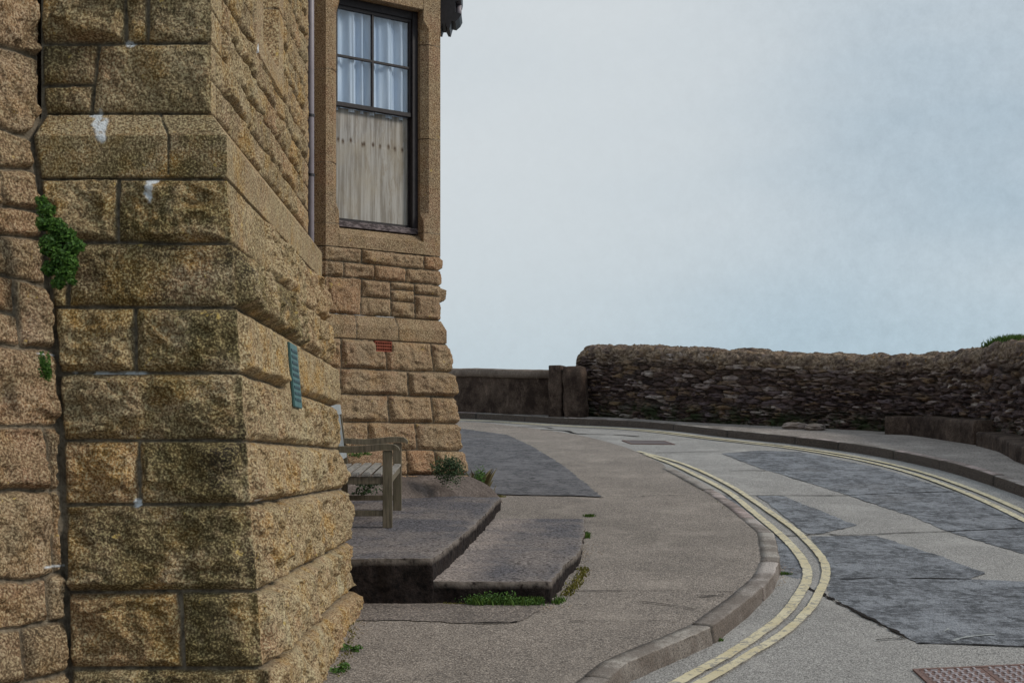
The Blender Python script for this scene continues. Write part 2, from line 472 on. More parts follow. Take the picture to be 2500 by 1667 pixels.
def stained_concrete(name, c0, c1, dark, damt):
    m, nt, n, l, b = mat(name); s = NT(nt)
    c = s.mix(s.ramp(s.noise(55, 3, 0.7), [(0.35, 0.0), (0.65, 1.0)]), c0, c1)
    c = s.mix(s.ramp(s.noise(2.8, 6, 0.72), [(0.36, 0.0), (0.6, damt)]), c, dark)
    c = s.mix(s.ramp(s.noise(8, 5, 0.75, s.coord((1, 1, 0.4))), [(0.55, 0.0), (0.72, 0.5)]), c, tuple(min(1, q * 1.5) for q in c1))
    l.new(c, b.inputs['Base Color']); b.inputs['Specular IOR Level'].default_value = 0.12; b.inputs['Roughness'].default_value = 0.85
    nn = s.bump(s.noise(60, 3, 0.7), 0.7, 0.008); nn = s.bump(s.noise(11, 4, 0.6), 0.6, 0.03, nn)
    l.new(nn, b.inputs['Normal'])
    return m
M_lowwall = stained_concrete("dark_render", (0.072, 0.050, 0.038), (0.165, 0.118, 0.092), (0.026, 0.016, 0.013), 0.9)
M_coping = stained_concrete("coping_render", (0.17, 0.130, 0.105), (0.30, 0.24, 0.20), (0.10, 0.075, 0.06), 0.7)
M_stepside = stained_concrete("step_side_concrete", (0.040, 0.033, 0.030), (0.10, 0.084, 0.072), (0.010, 0.008, 0.008), 0.9)
M_skirt = stained_concrete("skirt_concrete", (0.11, 0.088, 0.080), (0.24, 0.20, 0.18), (0.07, 0.055, 0.048), 0.7)

def step_mat():
    """tint R: 0 top, 1 side, B: pale worn edge, A: bare gravel band"""
    m, nt, n, l, b = mat("step_concrete"); s = NT(nt)
    R, G, B, A = s.attr()
    g = s.noise(48, 4, 0.8)
    top = s.mix(s.ramp(g, [(0.42, 0.0), (0.58, 1.0)]), (0.026, 0.023, 0.028), (0.20, 0.19, 0.205))
    patch = s.ramp(s.noise(2.2, 5, 0.6, s.coord((1, .6, 1))), [(0.42, 0.0), (0.62, 0.7)])
    top = s.mix(patch, top, s.mix(s.ramp(g, [(0.42, 0.0), (0.58, 1.0)]), (0.09, 0.072, 0.066), (0.38, 0.33, 0.30)))
    top = s.mix(A, top, s.mix(s.ramp(s.noise(60, 3, .8), [(0.42, 0.0), (0.56, 1.0)]), (0.07, 0.052, 0.046), (0.60, 0.50, 0.44)))
    side = s.mix(s.ramp(s.noise(35, 4, 0.75), [(0.36, 0.0), (0.66, 1.0)]), (0.006, 0.005, 0.005), (0.034, 0.025, 0.023))  # near-black sides: dark stain, with their shade put into the colour too
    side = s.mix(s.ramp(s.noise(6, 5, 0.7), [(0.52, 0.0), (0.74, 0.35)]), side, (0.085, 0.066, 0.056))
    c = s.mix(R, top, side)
    c = s.mix(s.math('MULTIPLY', B, s.ramp(s.noise(20, 4, 0.7), [(0.32, 0.0), (0.5, 1.0)])), c, (0.25, 0.215, 0.19))
    l.new(c, b.inputs['Base Color']); b.inputs['Specular IOR Level'].default_value = 0.12; b.inputs['Roughness'].default_value = 0.82
    nn = s.bump(g, 0.7, 0.008); nn = s.bump(s.noise(14, 4, 0.6), 0.5, 0.025, nn)
    l.new(nn, b.inputs['Normal'])
    return m
M_step = step_mat()

def wood_mat(name, c0, c1, green=0.4, axis=(1, 0.06, 1)):
    m, nt, n, l, b = mat(name); s = NT(nt)
    g = s.noise(60, 5, 0.65, s.coord(axis))
    c = s.mix(s.ramp(g, [(0.32, 0.0), (0.68, 1.0)]), c0, c1)
    c = s.mix(s.ramp(s.noise(9, 4, 0.6), [(0.42, 0.0), (0.68, green)]), c, (0.085, 0.082, 0.035))
    l.new(c, b.inputs['Base Color']); b.inputs['Roughness'].default_value = 0.75
    l.new(s.bump(g, 0.6, 0.004), b.inputs['Normal'])
    return m
M_woodtop = wood_mat("weathered_teak", (0.15, 0.138, 0.125), (0.40, 0.37, 0.34), 0.2)
M_woodleg = wood_mat("mossy_teak", (0.075, 0.058, 0.036), (0.215, 0.175, 0.120), 0.35, (1, 1, 0.08))
M_woodback = wood_mat("silvered_teak", (0.20, 0.22, 0.235), (0.40, 0.43, 0.45), 0.15, (1, 1, 0.08))

M_frame = simple("old_window_paint", (0.018, 0.013, 0.015), 0.55, 0.4, 0.5, 30)
def sillwood():
    m, nt, n, l, b = mat("flaking_sill_paint"); s = NT(nt)
    c = s.mix(s.ramp(s.noise(14, 5, 0.75, s.coord((1, 1, 3))), [(0.45, 0.0), (0.58, 1.0)]), (0.035, 0.022, 0.024), (0.20, 0.16, 0.165))
    l.new(c, b.inputs['Base Color']); b.inputs['Roughness'].default_value = 0.7
    return m
M_sill = sillwood()

def curtain_mat():
    m, nt, n, l, b = mat("net_curtain"); s = NT(nt)
    R, G, B, A = s.attr()
    c = s.mix(s.ramp(s.noise(3, 4, .6, s.coord((3, 3, 0.5))), [(0.35, 0.0), (0.7, 1.0)]), (0.44, 0.54, 0.68), (0.68, 0.76, 0.86))
    l.new(c, b.inputs['Base Color']); b.inputs['Roughness'].default_value = 0.9
    return m
M_curtain = curtain_mat()
def blind_mat():
    m, nt, n, l, b = mat("grimy_blind"); s = NT(nt)
    R, G, B, A = s.attr()
    st = s.noise(26, 6, .75, s.coord((1, 1, 0.05)))
    c = s.mix(s.ramp(st, [(0.40, 0.0), (0.60, 1.0)]), (0.22, 0.20, 0.18), (0.45, 0.435, 0.42))
    c = s.mix(s.ramp(s.noise(3.0, 4, .6), [(0.45, 0.0), (0.7, 0.5)]), c, (0.40, 0.34, 0.25))
    c = s.mix(s.ramp(s.noise(9, 5, .75, s.coord((1, 1, 0.25))), [(0.54, 0.0), (0.66, 0.55)]), c, (0.20, 0.155, 0.10))
    c = s.mix(B, c, (0.085, 0.055, 0.035))
    c = s.mix(s.math('MULTIPLY', G, 0.22), c, (0.36, 0.32, 0.25))
    l.new(c, b.inputs['Base Color']); b.inputs['Roughness'].default_value = 0.9
    return m
M_blind = blind_mat()
def glass_mat():
    m, nt, n, l, b = mat("window_glass")
    n.remove(b)
    tr = n.new('ShaderNodeBsdfTransparent'); gl = n.new('ShaderNodeBsdfGlossy'); gl.inputs['Roughness'].default_value = 0.04
    tr.inputs['Color'].default_value = (0.97, 0.985, 1.0, 1)
    mx = n.new('ShaderNodeMixShader')
    mx.inputs[0].default_value = 0.07; l.new(tr.outputs[0], mx.inputs[1]); l.new(gl.outputs[0], mx.inputs[2])
    l.new(mx.outputs[0], n['Material Output'].inputs[0])
    return m
M_glass = glass_mat()
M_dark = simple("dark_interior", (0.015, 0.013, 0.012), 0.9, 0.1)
M_pipe = simple("grey_pipe", (0.27, 0.235, 0.26), 0.45, 0.5, 0.15, 8)
M_iron = simple("black_iron", (0.016, 0.014, 0.018), 0.5, 0.5, 0.4, 30)
M_terra = simple("terracotta", (0.24, 0.062, 0.035), 0.8, 0.3, 0.3, 30)
M_rust = simple("rusty_iron", (0.16, 0.085, 0.065), 0.6, 0.45, 0.5, 60, bumpd=0.004)
M_greyiron = simple("grey_cast_iron", (0.11, 0.085, 0.085), 0.6, 0.4, 0.3, 60)
M_stud = simple("worn_iron", (0.36, 0.31, 0.32), 0.4, 0.6, 0.3, 80)
M_copper = simple("verdigris_bronze", (0.065, 0.145, 0.145), 0.55, 0.4, 0.25, 20)
M_copperdk = simple("dark_bronze", (0.030, 0.068, 0.078), 0.5, 0.4, 0.2, 20)
M_roof = simple("slate_roof", (0.06, 0.06, 0.065), 0.7, 0.3, 0.3, 10)

def leaf_mat(name, c0, c1):
    m, nt, n, l, b = mat(name); s = NT(nt)
    g = n.new('ShaderNodeNewGeometry')
    c = s.mix(g.outputs['Random Per Island'], c0, c1)
    l.new(c, b.inputs['Base Color']); b.inputs['Roughness'].default_value = 0.6
    b.inputs['Specular IOR Level'].default_value = 0.3
    return m
M_leaf = leaf_mat("leaf_green", (0.016, 0.052, 0.007), (0.085, 0.18, 0.024))
M_leafd = leaf_mat("leaf_dark_green", (0.012, 0.028, 0.010), (0.045, 0.085, 0.025))
M_moss = leaf_mat("moss_yellow_green", (0.09, 0.09, 0.012), (0.20, 0.17, 0.03))
M_grass = leaf_mat("grass_green", (0.035, 0.085, 0.010), (0.12, 0.20, 0.035))
M_dry = leaf_mat("dry_stalks", (0.10, 0.080, 0.035), (0.20, 0.165, 0.08))

# ------------------------------------------------------------------ terrain, sea, carriageway
def terrain():
    a = np.concatenate([-np.geomspace(900, 12, 26), np.linspace(-11, 11, 45), np.geomspace(12, 900, 26)])
    b = np.concatenate([-np.geomspace(600, 5, 18), np.linspace(-4, 36, 81), np.geomspace(37, 1200, 30)])
    X, Y = np.meshgrid(a, b)
    inside = np.clip(np.minimum(29.0 - Y, 8.6 - X) / 1.0, 0, 1)
    inside = inside * inside * (3 - 2 * inside)
    away = np.clip(np.maximum(Y - 29, X - 8.6), 0, None)
    Zin = SL * np.clip(Y, -20, 40) - 0.22
    Zout = 0.8 - 0.35 * away + 0.5 * fbm(X * .3, Y * .3, 4, 3)
    Zout = np.maximum(Zout, -14)
    Z = Zin * inside + Zout * (1 - inside)
    P = np.stack([X, Y, Z], -1)
    me = grid_mesh("ground", P)
    o = child("ground", me, simple("rough_grass", (0.07, 0.085, 0.035), 0.9, 0.1, 0.4, 3), None)
    tag(o, kind="structure")
terrain()
bm = bmesh.new()
vs = [bm.verts.new(v) for v in ((-9000, -9000, -11), (9000, -9000, -11), (9000, 9000, -11), (-9000, 9000, -11))]
bm.faces.new(vs)
o = child("sea", bm_mesh("sea", bm), simple("sea_water", (0.06, 0.10, 0.12), 0.15, 0.5, 0.2, 0.05), None); tag(o, kind="structure")

xs = np.arange(-9, 8.9, 0.15); ys = np.arange(-4, 29.2, 0.12)
X, Y = np.meshgrid(xs, ys)
P = np.stack([X, Y, zroad(X, Y) + 0.004 * fbm(X * 1.2, Y * 1.2, 3, 5)], -1)
o = child("road", grid_mesh("road", P), M_road, None); tag(o, kind="structure")

def ragged(pts, amp=0.012, step=0.025, seed=1, closed=True):
    pts = [np.array(p, float) for p in pts]; res = []
    n = len(pts); k = 0
    rng = range(n if closed else n - 1)
    tot = 0.0
    for i in rng:
        a = pts[i]; b = pts[(i + 1) % n]; d = b - a; Ln = np.linalg.norm(d)
        m = max(1, int(Ln / step)); nn = np.array([d[1], -d[0]]) / (Ln + 1e-9)
        for j in range(m):
            t = j / m
            off = amp * float(fbm(np.array([(tot + t * Ln) * 7.0]), np.array([seed * 3.3]), 6, 21, .7)[0]) * 2.4
            if j == 0: off = 0
            res.append(a + d * t + nn * off)
        tot += Ln
    if not closed: res.append(pts[-1])
    return res

def flat_poly(name, pts, zf, dz, material, split=0.4):
    bm = bmesh.new()
    vs = [bm.verts.new((p[0], p[1], 0)) for p in pts]
    f = bm.faces.new(vs)
    bmesh.ops.triangulate(bm, faces=[f])
    y0 = min(p[1] for p in pts); y1 = max(p[1] for p in pts)
    y = y0 + split
    while y < y1:
        bmesh.ops.bisect_plane(bm, geom=bm.verts[:] + bm.edges[:] + bm.faces[:], plane_co=(0, y, 0), plane_no=(0, 1, 0))
        y += split
    for v in bm.verts: v.co.z = float(zf(v.co.x, v.co.y)) + dz
    bm.normal_update()
    for f in bm.faces:
        if f.normal.z < 0: f.normal_flip()
    me = bpy.data.meshes.new(name); bm.to_mesh(me); bm.free()
    return child(name, me, material, None)

# left kerb line at the carriageway
kpx = [(1530,1667),(1742,1572),(1829,1502),(1886,1443),(1904,1395),(1890,1330),(1816,1262),(1760,1216),(1700,1177),(1640,1143)]
kerbL = [(-1.6, 3.0), (-0.7, 4.2), (0.02, 5.4)] + [atr(*p) for p in kpx]
_kd = []
for _a, _b in zip(kerbL[:-1], kerbL[1:]):
    _a = np.array(_a); _b = np.array(_b); _n = max(2, int(np.linalg.norm(_b - _a) / .02))
    _kd += [_a + (_b - _a) * _i / _n for _i in range(_n)]
kerbL_s = np.array(_kd + [np.array(kerbL[-1])])
_kk = np.ones(9) / 9
kerbL_s = np.stack([np.convolve(np.pad(kerbL_s[:, _i], 4, 'edge'), _kk, 'valid') for _i in (0, 1)], 1)
flush = [at(*p) for p in [(1575,1112),(1510,1087),(1400,1060),(1250,1040),(1130,1030)]] + [(-3.5, 26.6), (-9, 27.5)]
KW = 0.125
inner = kerbL_s - normals2(kerbL_s) * KW
fl = catmull([tuple(kerbL_s[-1])] + flush, 0.3)
pav = [(-9, 3.0), (-2.6, 3.0)] + [tuple(p) for p in inner[10:-30:10]] + [tuple(p) for p in fl[2:]]
o = flat_poly("pavement", pav, zpave, 0.0, M_pave, 2.0); tag(o, kind="structure")

def kerb(name, path, zt_f, zb_f, width, side, stone_len, seed, taper=None, dark=0.3):
    """side +1: face on the right-hand side of the path"""
    n2 = normals2(path) * side
    s = np.concatenate([[0], np.cumsum(np.linalg.norm(np.diff(path, axis=0), axis=1))])
    rs = np.random.RandomState(seed)
    prof = [(-width, -0.03), (-width, 0.002), (-width * .6, 0.004), (-0.02, 0.003), (-0.005, 0.000), (0.000, -0.005), (0.001, -0.030), (0.004, -0.055), (0.007, -0.08), (0.008, -0.16)]
    bounds = [0.0]
    while bounds[-1] < s[-1]: bounds.append(bounds[-1] + stone_len * (0.8 + 0.5 * rs.rand()))
    bounds = np.array(bounds); ids = np.searchsorted(bounds, s, 'right')
    dj = np.min(np.abs(s[:, None] - bounds[None]), axis=1)
    joint = 1 - sstep(0.007, 0.018, dj)
    tnt = rs.rand(len(bounds) + 2)[ids]; off = (rs.rand(len(bounds) + 2)[ids] - .5) * 0.012; zo = (rs.rand(len(bounds) + 2)[ids] - .5) * 0.012
    P = np.zeros((len(prof), len(path), 3)); C = np.zeros((len(prof), len(path), 4))
    for k, (w, z) in enumerate(prof):
        ww = w + off * (k > 2) - joint * 0.012 * (k > 3)
        q = path + n2 * ww[:, None] if hasattr(ww, '__len__') else path + n2 * ww
        wob = 0.010 * fbm(s * 6, np.full_like(s, k * .8), 5, seed, .6)
        q = q + n2 * (wob * (k > 2))[:, None]
        zt = zt_f(q[:, 0], q[:, 1]); zb = zb_f(q[:, 0], q[:, 1])
        zz = zt + z + zo * (k > 0) + 0.004 * fbm(s * 9, np.full_like(s, k * .5), 4, seed + 4) - joint * 0.010 * (k in (1, 2, 3, 4, 5))
        if k == len(prof) - 1: zz = np.minimum(zz, zb - 0.02)
        P[k, :, 0] = q[:, 0]; P[k, :, 1] = q[:, 1]; P[k, :, 2] = zz
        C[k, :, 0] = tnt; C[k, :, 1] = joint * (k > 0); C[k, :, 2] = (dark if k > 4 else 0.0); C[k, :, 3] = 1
    o = child(name, grid_mesh(name, P, C, flip=(side > 0)), M_kerb, None); tag(o, kind="structure"); return o
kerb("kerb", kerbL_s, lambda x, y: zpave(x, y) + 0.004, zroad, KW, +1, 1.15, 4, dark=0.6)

fpx = [(1127,1022),(1382,1036),(1594,1047),(1807,1071),(2020,1095),(2232,1132),(2500,1214)]
kerbR = [(-9, 28.6), (-4.5, 28.0)] + [atr(*p) for p in fpx] + [(4.95, 11.0), (4.7, 8.0), (4.3, 4.0), (4.0, -3)]
kerbR_s = catmull(kerbR, 0.03)
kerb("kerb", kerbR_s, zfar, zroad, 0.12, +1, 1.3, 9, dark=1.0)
innerR = kerbR_s - normals2(kerbR_s) * 0.118
wallside = [(8.9, -3), (8.9, 29.2), (-9, 29.2)]
o = flat_poly("pavement", [tuple(p) for p in innerR[::12]] + wallside, zfar, 0.001, M_farpave, 0.5); tag(o, kind="structure")

# tarmac patches and cracks
def road_patch(name, pix, m, seed, dz=0.004, fn=atr, zf=zroad, amp=0.014):
    o = flat_poly(name, ragged([fn(*p) for p in pix], amp, 0.025, seed), zf, dz, m, 0.4); tag(o, kind="structure")
road_patch("tarmac_patch", [(1761,1107),(1853,1100),(1952,1103),(2023,1117),(2143,1142),(2333,1202),(2520,1276),(2700,1360),(2700,1410),(2500,1352),(2436,1334),(2316,1298),(2231,1262),(2061,1206),(1863,1146)], M_patch, 1)
road_patch("tarmac_patch", [(1846,1210),(1911,1211),(2041,1262),(2092,1283),(2006,1303),(1969,1303),(1938,1279),(1870,1225)], M_patch, 2)
road_patch("tarmac_patch", [(1979,1310),(2139,1308),(2276,1351),(2405,1399),(2371,1414),(2500,1420),(2700,1425),(2700,1584),(2500,1579),(2242,1571),(2177,1538),(2122,1511),(2085,1491),(2027,1457),(2020,1433),(2030,1405),(2017,1371)], M_patch, 3)
road_patch("tarmac_patch", [(1905,1400),(1895,1330),(1830,1262),(1760,1205),(1800,1222),(1890,1290),(1950,1350),(1960,1400),(1950,1415)], M_patch, 5, 0.003)
road_patch("tarmac_patch", [(1126,1047),(1238,1062),(1300,1091),(1381,1141),(1470,1215),(1400,1213),(1170,1207),(1130,1160),(1000,1120),(1000,1047)], M_ppatch, 4, 0.005, at, zpave)
road_patch("tarmac_patch", [(860,1476),(1180,1478),(1330,1478),(1300,1505),(1264,1521),(1150,1523),(1000,1516),(860,1518)], M_worn, 6, 0.005, at, zpave, 0.02)

def strip(pts, width, zf, dz, seed, rag=0.004, step=0.03, wvar=0.0):
    p = catmull(pts, step); nn = normals2(p)
    s = np.concatenate([[0], np.cumsum(np.linalg.norm(np.diff(p, axis=0), axis=1))])
    o1 = rag * 2 * fbm(s * 12, np.full_like(s, seed), 4, 31); o2 = rag * 2 * fbm(s * 12, np.full_like(s, seed + 5.5), 4, 33)
    wv = 1 + wvar * fbm(s * 3, np.full_like(s, seed + 2.), 3, 35)
    wv = np.clip(wv, 0.08, 3)
    rows = []
    for f, oo in ((-.5, o1), (0, 0 * o1), (.5, o2)):
        q = p + nn * ((f * width * wv) + oo)[:, None]
        rows.append(np.stack([q[:, 0], q[:, 1], zf(q[:, 0], q[:, 1]) + dz], 1))
    return np.array(rows)

def z4(zx, zy): return (1700 + zx / 2.936, 1133 + zy / 2.936)
def z2(zx, zy): return (1700 + zx / 2.936, 800 + zy / 2.936)
inner_px = [(1575,1110),(1640,1134)] + [z4(*p) for p in [(0,85),(130,150),(250,220),(350,300),(470,400),(600,510),(690,600),(760,690),(795,770),(792,840),(760,905),(700,1000),(640,1075),(570,1140),(400,1262),(230,1375),(0,1500)]]
outer_px = [(1558,1103),(1647,1127)] + [z4(*p) for p in [(0,40),(130,100),(270,175),(400,260),(560,370),(680,455),(750,515),(840,605),(900,680),(930,760),(918,850),(888,915),(845,1000),(800,1058),(700,1158),(570,1258),(400,1362),(270,1444),(100,1540),(0,1594)]]
def marking(pts, wd, seed):
    P = strip(pts, wd, zroad, 0.012, seed, rag=.003, step=.02)
    o = child("road_marking", grid_mesh("road_marking", P, flip=True), M_paint, None); tag(o, kind="structure")
def ext(pts):
    a = np.array(pts[-2]); b = np.array(pts[-1]); d = (b - a) / np.linalg.norm(b - a)
    return pts + [tuple(b + d * 0.8), tuple(b + d * 2.2 + np.array([-.1, 0]))]
marking(ext([atr(*p) for p in inner_px]), 0.068, 1.0)
marking(ext([atr(*p) for p in outer_px]), 0.060, 2.0)
for off, sd_ in ((0.34, 3.0), (0.50, 4.0)):
    q = kerbR_s + normals2(kerbR_s) * off
    marking([tuple(v) for v in q[::25]], 0.075, sd_)

def crack(pix, wd, fn, zf, seed, wvar=0.9, rag=0.005):
    P = strip([fn(*p) for p in pix], wd, zf, 0.008, seed, rag=rag, step=0.02, wvar=wvar)
    o = child("tarmac_crack", grid_mesh("tarmac_crack", P, flip=True), M_crack, None); tag(o, kind="structure")
crack([(1765,1211),(1911,1210),(2061,1210),(2200,1204),(2330,1201)], 0.022, atr, zroad, 1, .4)
crack([(1890,1308),(1950,1309),(2010,1303),(2060,1308),(2200,1302),(2316,1298),(2500,1290),(2600,1286)], 0.022, atr, zroad, 2, .4)
crack([(2050,1415),(2130,1413),(2250,1413),(2371,1415)], 0.020, atr, zroad, 3)
crack([(1960,1429),(2000,1448),(2050,1475),(2085,1491),(2120,1510),(2177,1538),(2215,1558)], 0.014, atr, zroad, 4, 2.0, 0.013)
crack([(2242,1571),(2350,1574),(2500,1580),(2620,1583)], 0.016, atr, zroad, 14)
crack([(2139,1564),(2170,1561),(2215,1559)], 0.014, atr, zroad, 5)
crack([(1780,1150),(1830,1149),(1870,1150)], 0.02, atr, zroad, 6)
crack([(1600,1106),(1680,1104),(1770,1102)], 0.02, atr, zroad, 7)
crack([(1320,1049),(1380,1052),(1410,1059),(1500,1062),(1560,1066)], 0.05, atr, zroad, 8)
crack([(1265,1042),(1320,1042),(1350,1046)], 0.06, atr, zroad, 18)
crack([(1160,1524),(1240,1523),(1264,1520)], 0.022, at, zpave, 9)
crack([(1340,1441),(1450,1445),(1600,1444),(1790,1448)], 0.006, at, zpave, 10, 1.2)
crack([(1560,1471),(1620,1478),(1700,1490)], 0.005, at, zpave, 11, 1.2)
crack([(1390,1521),(1500,1517),(1660,1520)], 0.004, at, zpave, 12, 1.2)
crack([(1565,1214),(1610,1211),(1680,1212)], 0.016, at, zpave, 13)
crack([(1170,1207),(1300,1211),(1400,1212),(1475,1216)], 0.03, at, zpave, 15)
crack([(1702,1459),(1730,1458),(1770,1455)], 0.014, at, zpave, 16)
# far kerb gap
crack([(1690,1048),(1800,1060),(1950,1070),(2040,1079)], 0.05, lambda a, b_: at(a, b_, .115), zfar, 17, 1.2)

# ------------------------------------------------------------------ coursed granite sheets
def plan_frames(poly):
    pts = [np.array(p, float) for p in poly]
    nn = []
    for a, b in zip(pts[:-1], pts[1:]):
        d = (b - a) / np.linalg.norm(b - a); nn.append(np.array([d[1], -d[0]]))
    mit = []
    for i in range(len(pts)):
        if i == 0: mit.append(nn[0])
        elif i == len(pts) - 1: mit.append(nn[-1])
        else: mit.append((nn[i-1] + nn[i]) / (1 + nn[i-1] @ nn[i]))
    return pts, nn, mit

class Sheet:
    """a run of wall faces along a plan polyline; offset(z) gives batter; blocks give relief"""
    def __init__(s, poly, offset, res):
        s.pts, s.nn, s.mit = plan_frames(poly); s.off = offset; s.res = res
        s.blocks = [[] for _ in s.nn]
        s.len = [np.linalg.norm(b - a) for a, b in zip(s.pts[:-1], s.pts[1:])]
        s.holes = []
    def u_at(s, seg, px, z):
        """distance along face seg whose projection falls at photo column px at height z"""
        o = float(s.off(np.array([z]))[0])
        A = s.pts[seg] + s.mit[seg] * o; B = s.pts[seg+1] + s.mit[seg+1] * o
        k = (px - 1250) / F
        t = (k * A[1] - A[0]) / ((B[0] - A[0]) - k * (B[1] - A[1]))
        return t * s.len[seg]
    def course(s, seg, z0, z1, joints, **kw):
        """joints: interior joint columns (u values); each block may override via list of dicts"""
        edges = [None] + list(joints) + [None]
        over = kw.pop('over', {})
        for i in range(len(edges) - 1):
            d = dict(kw); d.update(over.get(i, {}))
            s.blocks[seg].append((edges[i], edges[i+1], z0, z1, d))
    def build(s, name, z0, z1, material, parent, seed=1, warp=0.006, warpf=4.0, label=None, algae_f=None, smear=(), jw=0.006, rec=0.020, rows=None, edge_extra=0.0):
        rs = np.random.RandomState(seed)
        nzr = max(2, int((z1 - z0) / s.res)); z = np.linspace(z0, z1, nzr + 1)
        allP = []; allC = []; s0 = 0.0
        for g in range(len(s.nn)):
            nu = max(2, int(s.len[g] / s.res)); u = np.linspace(0, s.len[g], nu + 1)
            U, Z = np.meshgrid(u, z); S = U + s0
            Uw = U + warp * fbm(S * warpf, Z * warpf, 3, seed + 1); Zw = Z + warp * fbm(S * warpf + 40, Z * warpf, 3, seed + 2)
            H = -rec + 0.004 * fbm(S * 25, Z * 25, 3, seed + 3)
            C = np.zeros(U.shape + (4,)); C[..., 1] = 1; C[..., 0] = .5
            F1 = fbm(S * 7, Z * 7, 6, seed + 6, 0.55); F2 = ridged(S * 6 + 3, Z * 6, 5, seed + 9)
            q1, q2, qi = worley(S * 8.5 + .5 * F1, Z * 10 + .5 * F2, seed + 17); FC = (qi - .5) * sstep(.0, .30, q2 - q1)
            q1, q2, qj = worley(S * 20 + .6 * F1, Z * 24, seed + 19); FC = FC + .45 * (qj - .5) * sstep(.0, .35, q2 - q1)
            F3 = fbm(S * 30, Z * 30, 4, seed + 12, 0.6)
            for (a, b, c0, c1, d) in s.blocks[g]:
                if c1 < z0 - .01 or c0 > z1 + .01: continue
                aa = -9 if a is None else a; bb = s.len[g] + 9 if b is None else b
                slant = d.get('slant', 0.0)
                Ua = Uw - slant * (Zw - c0)
                m = (Ua >= (aa if a is not None else -9)) & (Ua < bb) & (Zw >= c0) & (Zw < c1)
                if not m.any(): continue
                uu = Ua[m]; zz = Zw[m]
                dj = np.minimum(zz - c0, c1 - zz)
                if a is not None: dj = np.minimum(dj, uu - a)
                if b is not None: dj = np.minimum(dj, b - uu)
                # irregular arris
                dj = dj + 0.004 * F3[m]
                j = d.get('jw', jw); ins = sstep(j * 0.6, j * 1.5, dj)
                kind = d.get('kind', 'rock')
                bul = d.get('bulge', 0.022 if kind == 'rock' else 0.0); rough = d.get('rough', 0.030 if kind == 'rock' else 0.0018)
                bw = d.get('bw', 0.032 if kind == 'rock' else 0.01)
                pr = d.get('prot', 0.0)
                r = rs.rand(6)
                sh = sstep(0, bw, dj - j)
                ca = 0 if a is None and d.get('margL', True) and a is None else None
                mask_c = np.ones_like(uu)
                mg = d.get('margin', 0.03)
                U0 = U[m]
                if a is None and g > 0: mask_c *= sstep(mg * .5, mg + 0.03, U0) if not d.get('bigcorner') else 1
                if b is None and g < len(s.nn) - 1: mask_c *= sstep(mg * .5, mg + 0.03, s.len[g] - U0) if not d.get('bigcorner_r') else 1
                wid = max(0.05, min(bb, s.len[g]) - max(aa, 0)); hh = c1 - c0
                tx = (np.clip(U0, max(aa, 0), min(bb, s.len[g])) - (max(aa, 0) + wid / 2)) / wid; tz = (zz - (c0 + c1) / 2) / hh
                tilt = (r[0] - .5) * 0.035 * tx + (r[1] - .5) * 0.03 * tz
                if kind != 'rock': tilt = tilt * 0.04
                h = pr + sh * mask_c * (bul * (0.6 + 0.7 * r[2]) + tilt + rough * (F1[m] * 1.2 + 0.5 * F2[m] + (1.1 if kind == 'rock' else 0) * FC[m]))
                h = h + sh * F3[m] * d.get('fine', 0.008 if kind == 'rock' else 0.0015)
                H[m] = -rec * (1 - ins) + ins * h
                C[m, 0] = np.clip(d.get('tint', r[3]) + 0.06 * (F1[m]), 0, 1)
                C[m, 1] = 1 - ins
                al = d.get('algae', 0.15 + 0.5 * r[4])
                C[m, 2] = al
            if algae_f is not None: C[..., 2] = algae_f(g, U, Z, C[..., 2])
            for (sg, us, zs, ru, rz) in smear:
                if sg == g:
                    dd = np.sqrt(((U - us) / ru) ** 2 + ((Z - zs) / rz) ** 2) + 0.7 * fbm(S * 22, Z * 22, 4, seed + 30)
                    C[..., 3] = np.maximum(C[..., 3], 1 - sstep(0.75, 1.0, dd))
            for fn in s.holes: H, C = fn(g, U, Z, H, C)
            off = s.off(Z)
            t = U / s.len[g]
            Ax = s.pts[g][0] + s.mit[g][0] * off; Ay = s.pts[g][1] + s.mit[g][1] * off
            Bx = s.pts[g+1][0] + s.mit[g+1][0] * off; By = s.pts[g+1][1] + s.mit[g+1][1] * off
            Px = Ax * (1 - t) + Bx * t; Py = Ay * (1 - t) + By * t
            dx = np.full(U.shape, s.nn[g][0]); dy = np.full(U.shape, s.nn[g][1])
            wl = np.clip(1 - U / 0.08, 0, 1) if g > 0 else np.zeros_like(U)
            wr = np.clip(1 - (s.len[g] - U) / 0.08, 0, 1) if g < len(s.nn) - 1 else np.zeros_like(U)
            dx += wl * (s.mit[g][0] - s.nn[g][0]) + wr * (s.mit[g+1][0] - s.nn[g][0])
            dy += wl * (s.mit[g][1] - s.nn[g][1]) + wr * (s.mit[g+1][1] - s.nn[g][1])
            P = np.stack([Px + dx * H, Py + dy * H, Z], -1)
            if g > 0:   # weld heights at the corner
                mid = (allP[-1][:, -1] + P[:, 0]) / 2; allP[-1][:, -1] = mid; P[:, 0] = mid
                P = P[:, 1:]; C = C[:, 1:]
            allP.append(P); allC.append(C); s0 += s.len[g]
        return child(name, grid_mesh(name, np.concatenate(allP, 1), np.concatenate(allC, 1)), material, parent, label)

bld = empty("stone_building", (-2.4, 9.0, 0.6), "weathered granite building with a battered tower corner and a bay with a tall sash window", "building")

